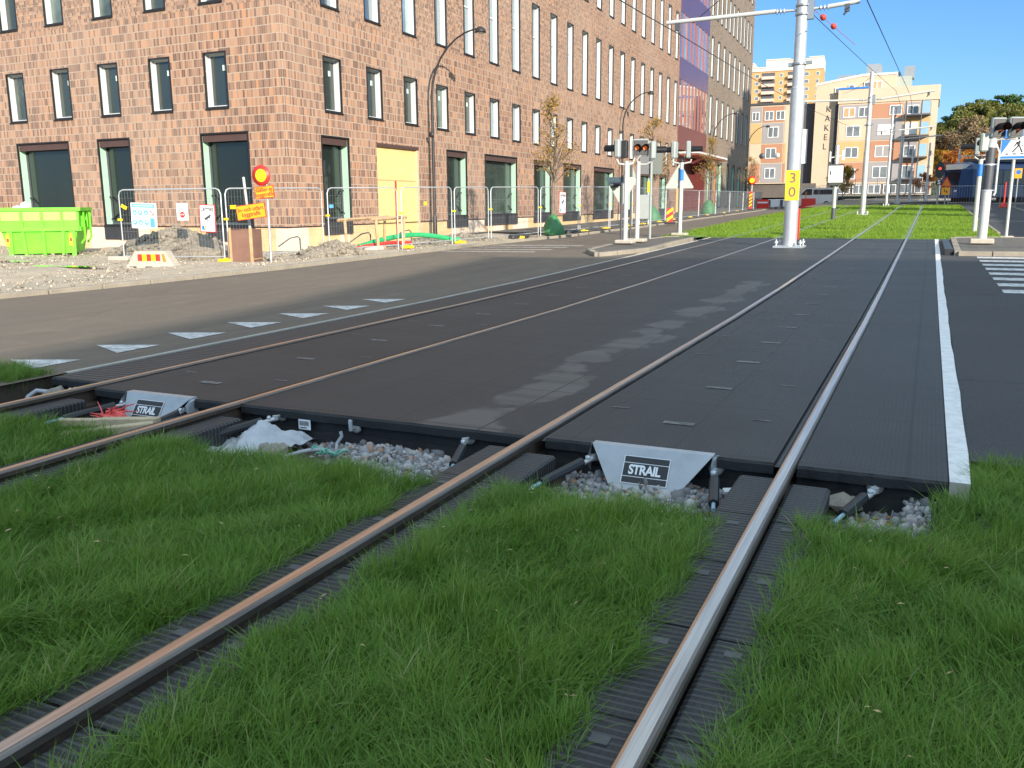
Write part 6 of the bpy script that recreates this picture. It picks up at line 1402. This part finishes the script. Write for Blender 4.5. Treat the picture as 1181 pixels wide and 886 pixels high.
# ------------------------------------------------------------------ tram, far vehicles and site clutter
def tram_car(root, p, q_, z, front):
    p, q_ = Vector((*p, z)), Vector((*q_, z)); d = q_ - p; L = d.length; mt = Matrix.Translation(p) @ Matrix.Rotation(math.atan2(d.y, d.x), 4, 'Z'); hw = 1.3
    sec = [(-hw, .35), (hw, .35), (hw, 1.1), (hw, 2.75), (hw - .2, 3.15), (.6, 3.35), (-.6, 3.35), (-hw + .2, 3.15), (-hw, 2.75), (-hw, 1.1)]
    b = MB(); st = ([(-.1, .72, .55), (.35, .9, .9), (1.1, 1, 1)] if front else [(0, 1, 1)]) + [(L - .25, 1, 1)]
    rows = [[mt @ Vector((x + (0 if not front or x > 1 else (zz - 1.2) * .16), yy * s1, .35 + (zz - .35) * (s2 if zz > 2.9 and s2 < 1 else 1))) for yy, zz in sec] for x, s1, s2 in st]
    b.grid(rows, 0, True, False); b.face(rows[0][::-1]); b.face(rows[-1]); body = b.build('body', 'tram_blue', root)
    for s in (-1, 1):
        k = 5 if L > 8 else 4; x0 = 1.6 if front else .5
        for i in range(k):
            a = x0 + (L - .7 - x0) * i / k; c = x0 + (L - .7 - x0) * (i + 1) / k - .12; w = MB(); y0, y1 = sorted((s * (hw + .004), s * (hw + .02)))
            w.box((a, y0, 1.5), (c, y1, 2.65), 0, mt); w.build('window', 'pane_shop', root)
        w = MB(); y0, y1 = sorted((s * (hw + .004), s * (hw + .014))); w.box((1.3 if front else .1, y0, .42), (L - .3, y1, 1.38), 0, mt); w.build('lower_panel', 'tram_pale', root)
    if front:
        w = MB(); w.face([mt @ Vector(v) for v in ((-.06, -.86, 1.25), (-.06, .86, 1.25), (.28, .80, 2.55), (.28, -.80, 2.55))][::-1]); w.face([mt @ Vector(v) for v in ((-.06, -.86, 1.25), (-.06, .86, 1.25), (.28, .80, 2.55), (.28, -.80, 2.55))]); w.build('windscreen', 'car_glass', root)
        w = MB(); w.box((.3, -.95, 2.75), (1.3, .95, 3.2), 0, mt); w.build('roof_front', 'car_white', root)
        for s in (-1, 1): w = MB(); w.box((-.14, s * .7 - .12, .85), (-.05, s * .7 + .12, 1.0), 0, mt); w.build('headlight', 'sign_white', root)
    w = MB(); w.box((2 if front else 1, -.8, 3.36), (L - 1, .8, 3.7), 0, mt, .05); w.build('roof_unit', 'dark_grey', root)
    w = MB()
    for x in (2.2, L - 2.2): w.box((x - 1, -1.0, .02), (x + 1, 1.0, .36), 0, mt)
    w.build('bogie', 'black', root)
arc = lambda a: (18 - 19.34 * math.cos(R(a)), 78 + 19.34 * math.sin(R(a)))
tr = thing('tram', 'blue and grey tram waiting in the curve behind the fence at right', 'tram', (0, 0, 0)); ztm = track_z(0, 90) + .02
tram_car(tr, arc(31), arc(60), ztm, True); tram_car(tr, arc(61), arc(88), ztm, False); tram_car(tr, (arc(89)[0], 97.3), (arc(89)[0] + 10, 97.4), ztm, False)
# signal and warning signs at the start of the curve
r = thing('tram_signal', 'dark tram signal with a red light and a white S letter at the curve', 'traffic signal', ground(.45, 78, .02))
b = MB(); b.tube([(0, 0, 0), (0, 0, 2.0)], .07, 8); b.build('post', 'grey_paint', r); b = MB(); b.prism([(x, z * 1.9 + 2.65) for x, z in disc(0, 0, .33, 20)], -.1, .08); b.build('head', 'black', r); b = MB(); b.prism([(x, z + 2.75) for x, z in disc(0, 0, .10, 14)], -.13, -.101); b.build('lens', 'lamp_red', r)
b = MB(); b.prism([(x, z + 1.72) for x, z in disc(0, 0, .24, 16)], -.1, -.07); d = b.build('letter_disc', 'black', r); text('S', .45, 'sign_white', d, 'letter', (0, -.105, 1.72), depth=.01, bold=.01)
r = thing('warning_sign', 'orange triangular warning sign above a yellow plate on the right edge of the far grass', 'road sign', ground(.98, 78.2, .0))
b = MB(); b.tube([(0, .05, 0), (0, .05, 2.0)], .05, 8); b.build('post', 'grey_paint', r); b = MB(); b.prism([(-.42, 1.40), (.42, 1.40), (0, 2.2)], -.02, .02); d = b.build('panel', 'red', r); flat(d, 'field', 'orange', [[(-.30, 1.47), (.30, 1.47), (0, 2.04)]], -.024); b = MB(); b.box((-.3, -.03, .78), (.3, .0, 1.34)); d = b.build('plate', 'sign_orange', r); flat(d, 'print', 'black', [rect(-.12, 1.0, -.05, 1.2), rect(.02, .95, .12, 1.1)], -.034)
# red and orange flag banner
b = MB(); b.face([(-.55, 0, .35), (.35, 0, -.05), (.7, 0, .18), (.75, 0, .3), (.45, 0, .38), (-.5, 0, .62)]); b.face([(-.55, .02, .35), (.35, .02, -.05), (.7, .02, .18), (.75, .02, .3), (.45, .02, .38), (-.5, .02, .62)][::-1])
tag(b.build('banner', 'fin_orange', None, (1.3, 92, 4.3)), 'orange-red banner hanging above the tram signal', 'banner'); wire('thin wire carrying the orange-red banner at the curve', [(-.5, 100, 6.2), (.8, 92, 4.9), (2.05, 92, 4.65), (2.2, 101, 5.2)], .012)
r = thing('parking_sign', 'orange square sign with a blue disc in front of the tram', 'road sign', ground(5.2, 70, -.02)); b = MB(); b.tube([(0, .03, 0), (0, .03, 2.3)], .04, 8); b.build('post', 'grey_paint', r); b = MB(); b.box((-.22, -.02, 1.95), (.22, .01, 2.6)); d = b.build('panel', 'sign_orange', r); flat(d, 'disc', 'blue', [disc(0, 2.35, .15, 18)], -.024)
b = MB(); b.tube([(0, 0, .05), (0, 0, 1.75)], .05, 8); b.lathe([(.32, 0), (.30, .1), (.10, .3), (.05, .35)], 10); tag(b.build('marker_post', 'red', None, ground(4.55, 70.5)), 'red marker post on a round foot in front of the tram', 'marker post')
kerb('kerb', 'short pale kerb beside the right street in front of the tram', [(2.1, 62), (2.05, 52), (2.12, 44), (2.12, 34)], .12, .05)
# left street far end
def marker(label, x, y, h=1.0, rz=0):
    root = thing('marker_board', label, 'marker board', ground(x, y, .08), rz); b = MB(); b.box((-.14, -.02, .1), (.14, .02, h)); pl = b.build('board', 'red', root)
    flat(pl, 'stripes', 'yellow', [[(-.14, z), (.14, z + .2), (.14, z + .34), (-.14, z + .14)] for z in [h * .15 + .32 * k for k in range(int(h / .36))]], -.024); b = MB(); b.box((-.25, -.18, 0), (.25, .18, .1), 0, None, .02); b.build('foot', 'black', root); return root
marker('red and yellow striped marker board behind the blue-banded left signal', -10.9, 41, .72, R(15)); marker('red and yellow striped marker board near the far end of the left fence', -15.6, 88, 1.7, R(10)); marker('orange and red striped marker board before the parked crates', -13.6, 104, 1.5, R(10))
r = thing('road_sign', 'far small round red-and-yellow road sign on a white post beyond the red entrance', 'road sign', ground(-15.9, 90, .08)); b = MB(); b.tube([(0, .04, 0), (0, .04, 3.0)], .05, 8); b.build('post', 'pole_white', r); b = MB(); b.lathe([(0, -.02), (.40, -.02), (.40, .02), (0, .02)], 20, 0, (0, 0, 2.75), 'Y'); d = b.build('disc', 'red', r); flat(d, 'centre', 'yellow', [[(x, z + 2.75) for x, z in disc(0, 0, .24, 18)]], -.03)
r = thing('utility_cabinet', 'grey utility cabinet on a thin post behind the square sign', 'cabinet', ground(-12.0, 40.5, .08), R(12)); b = MB(); b.box((-.26, -.14, .25), (.26, .14, 1.35), 0, None, .02); b.build('box', 'grey_paint', r); b = MB(); b.tube([(-.2, 0, 0), (-.2, 0, .3)], .03, 6); b.tube([(.2, 0, 0), (.2, 0, 1.9)], .035, 6); b.build('leg', 'zinc', r); b = MB(); b.box((.14, -.05, 1.45), (.26, .05, 1.95), 0); b.build('lamp', 'yellow', r)
for k, (x, y, lb) in enumerate(((-15.2, 97, 'white crate of building material at the far kerb, nearest of three'), (-14.4, 100, 'white crate of building material at the far kerb, middle of three'), (-13.6, 103, 'white crate of building material at the far kerb, farthest of three'))):
    r = thing('material_crate', lb, 'crate', ground(x, y, .02), R(15), 'crates at the far kerb'); b = MB(); b.box((-.7, -.5, .15), (.7, .5, .95), 0, None, .05); b.build('load', 'car_white', r); b = MB()
    for sx_ in (-.65, -.05, .55): b.box((sx_, -.5, 0), (sx_ + .1, .5, .149))
    b.box((-.3, -.52, .2), (.0, -.505, .9)); b.build('pallet', 'dark_grey', r)
r = thing('traffic_barrier', 'red plastic barrier beside the crates at the far kerb', 'barrier', ground(-15.6, 95, .05)); b = MB(); b.prism([(-.7, 0), (.7, 0), (.6, .25), (.55, .95), (-.55, .95), (-.6, .25)], -.15, .15); b.build('body', 'red', r); b = MB(); b.box((-.5, -.17, .55), (.5, -.151, .7)); b.build('reflector', 'sign_white', r)
r = thing('traffic_barrier', 'red plastic barrier in front of the white van', 'barrier', ground(-11.9, 101.5, .02)); b = MB(); b.prism([(-.9, 0), (.9, 0), (.75, .3), (.7, 1.0), (-.7, 1.0), (-.75, .3)], -.2, .2); b.build('body', 'red', r); b = MB(); b.tube([(-.3, 0, 1.0), (-.3, 0, 1.7)], .06, 6); b.build('post', 'orange', r)
r = thing('van', 'white van parked before the dark ground floor of the panelled block', 'van', ground(-14.5, 108, .0), R(-4))
side = [(-.1, .35), (4.7, .35), (4.75, 1.9), (4.55, 2.15), (1.5, 2.15), (.75, 1.35), (-.05, 1.05)]
b = MB(); b.prism(side, 0, 1.9); b.build('body', 'car_white', r)
b = MB(); b.prism([(.85, 1.35), (1.55, 2.02), (2.2, 2.02), (2.2, 1.35)], -.012, -.002); b.prism([(2.35, 1.4), (4.4, 1.4), (4.4, 1.95), (2.35, 1.95)], -.012, -.002); b.build('side_window', 'car_glass', r); b = MB(); b.face([(.70, .15, 1.33), (1.46, .2, 2.12), (1.46, 1.7, 2.12), (.70, 1.75, 1.33)][::-1]); b.build('windscreen', 'car_glass', r)
for x in (.8, 3.8):
    w = MB(); w.lathe([(.0, -.02), (.34, -.02), (.34, .2), (.0, .2)], 16, 0, (x, 0, .34), 'Y'); wh = w.build('wheel', 'tyre', r); w = MB(); w.lathe([(.0, -.035), (.2, -.035), (.2, -.021), (.0, -.021)], 12, 0, (x, 0, .34), 'Y'); w.build('rim', 'zinc', wh)
b = MB(); b.box((-.12, .15, .75), (-.02, .45, .95)); b.build('headlight', 'sign_white', r)

# ------------------------------------------------------------------ buildings outside the picture that shade the place
ang = math.atan2(1.96, 12.3)
r = thing('house_block', 'tall plain block behind the camera that shades the crossing', 'building', (20.1, -8.6, 0), ang)
HB = 14.0
b = MB(); b.box((0, -55, -.5), (60, 0, HB)); b.build('wall', 'wall_peach', r)
b = MB()
for f in range(4):
    for k in range(14):
        z = 1.0 + 3.0 * f; b.box((1.5 + 4.1 * k, .005, z), (3.0 + 4.1 * k, .03, z + 1.5)); b.box((-.03, -3.0 - 3.8 * k, z), (-.005, -1.5 - 3.8 * k, z + 1.5))
b.build('window', 'pane_shop', r)
b = MB(); b.tube([(-.1, .0, HB + 1.55), (60, .0, HB + 1.55)], .07, 6)
for k in range(7): b.tube([(10 * k, .0, HB), (10 * k, 0, HB + 1.55)], .03, 5)
b.build('roof_rail', 'zinc', r)
r = thing('stepped_shade_block', 'unseen stepped block added beyond the right edge to shade the far wing and tram', 'building', (14.5, 64, 0), 0)  # unseen block put in; step heights set so its shadow fits the wing
for i, (y0, y1, h) in enumerate(((0, 4.5, 18.5), (4.5, 8.5, 23), (8.5, 13, 28), (13, 22, 31))):
    b = MB(); b.box((0, y0 + .001, -.5), (5, y1, h)); b.box((1 + .4 * i, y0 + .6, h), (3 + .4 * i, y0 + 2.2, h + 1.6)); st_ = b.build('wall', 'brick_grey', r)
    b = MB()
    for k in range(int(h / 3.2)): b.box((-.03, y0 + .8, 1.2 + 3.2 * k), (-.004, y1 - .8, 2.7 + 3.2 * k))
    b.build('window', 'pane_dim', st_)
r = thing('low_shade_block', 'unseen low block added beyond the right edge to shade the right street', 'building', (15.0, 20, 0), 0)
b = MB(); b.box((0, 0, -.5), (14, 44, 6.1)); b.box((.4, 27.0, 6.1), (3.0, 30.6, 11.2)); b.box((.4, 18.2, 6.1), (1.0, 19.0, 9.6)); b.build('wall', 'wall_cream', r); b = MB()  # unseen block added for shade; roof boxes shaped to cast the grass bands
for k in range(9): b.box((-.03, 2 + 5 * k, .4), (-.005, 5 + 5 * k, 3.2))
b.build('garage_door', 'grey_paint', r)

# ------------------------------------------------------------------ daylight and camera
SUN_EL, SUN_D = R(18.5), Vector((.72, -.69, 0)).normalized()
sd = Vector((SUN_D.x * math.cos(SUN_EL), SUN_D.y * math.cos(SUN_EL), math.sin(SUN_EL)))
L_ = bpy.data.lights.new('sun', 'SUN'); L_.energy = 3.9; L_.angle = R(.55); L_.color = (1.0, .90, .76)
so = bpy.data.objects.new('sun', L_); COL.objects.link(so); so.rotation_euler = sd.to_track_quat('Z', 'Y').to_euler()
wd = bpy.data.worlds.new('World'); S.world = wd; wd.use_nodes = True; nt = wd.node_tree
sk = nt.nodes.new('ShaderNodeTexSky'); sk.sky_type = 'NISHITA'; sk.sun_disc = False; sk.sun_elevation = SUN_EL; sk.sun_rotation = math.atan2(SUN_D.x, SUN_D.y)
sk.air_density = 1.0; sk.dust_density = .1; sk.ozone_density = 5; sk.altitude = 100
# low sky toned down, overhead sky brightened and whitened to fill the shade
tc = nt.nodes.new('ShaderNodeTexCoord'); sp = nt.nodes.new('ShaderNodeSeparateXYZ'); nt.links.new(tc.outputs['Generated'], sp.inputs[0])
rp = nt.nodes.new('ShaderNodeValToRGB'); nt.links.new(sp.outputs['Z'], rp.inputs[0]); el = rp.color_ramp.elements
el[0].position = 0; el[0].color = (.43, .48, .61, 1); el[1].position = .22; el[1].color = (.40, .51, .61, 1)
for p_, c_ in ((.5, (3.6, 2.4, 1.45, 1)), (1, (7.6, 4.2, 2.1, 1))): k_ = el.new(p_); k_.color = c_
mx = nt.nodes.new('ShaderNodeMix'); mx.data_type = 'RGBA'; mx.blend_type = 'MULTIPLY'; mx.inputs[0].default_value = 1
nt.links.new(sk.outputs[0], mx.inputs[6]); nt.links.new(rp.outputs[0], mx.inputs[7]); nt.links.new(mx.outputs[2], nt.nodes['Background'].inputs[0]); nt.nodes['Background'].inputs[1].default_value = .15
cam = bpy.data.cameras.new('camera'); co = bpy.data.objects.new('camera', cam); COL.objects.link(co); S.camera = co
cam.sensor_width = 36; cam.lens = 1024.32 / 1181 * 36; cam.clip_end = 3000; cam.clip_start = .05
pitch, roll, yaw = R(11.4576), R(-.4015), R(24.8766)
fwd = Vector((-math.sin(yaw) * math.cos(pitch), math.cos(yaw) * math.cos(pitch), -math.sin(pitch))); rt = Vector((math.cos(yaw), math.sin(yaw), 0)); up = rt.cross(fwd)
r2 = rt * math.cos(roll) + up * math.sin(roll); u2 = up * math.cos(roll) - rt * math.sin(roll)
mw = Matrix((r2, u2, -fwd)).transposed().to_4x4(); mw.translation = (0, 0, 1.3855); co.matrix_world = mw
S.view_settings.view_transform = 'Standard'; S.view_settings.look = 'None'; S.view_settings.exposure = 1.02; S.view_settings.gamma = 1
S.cycles.use_denoising = True; S.cycles.max_bounces = 6
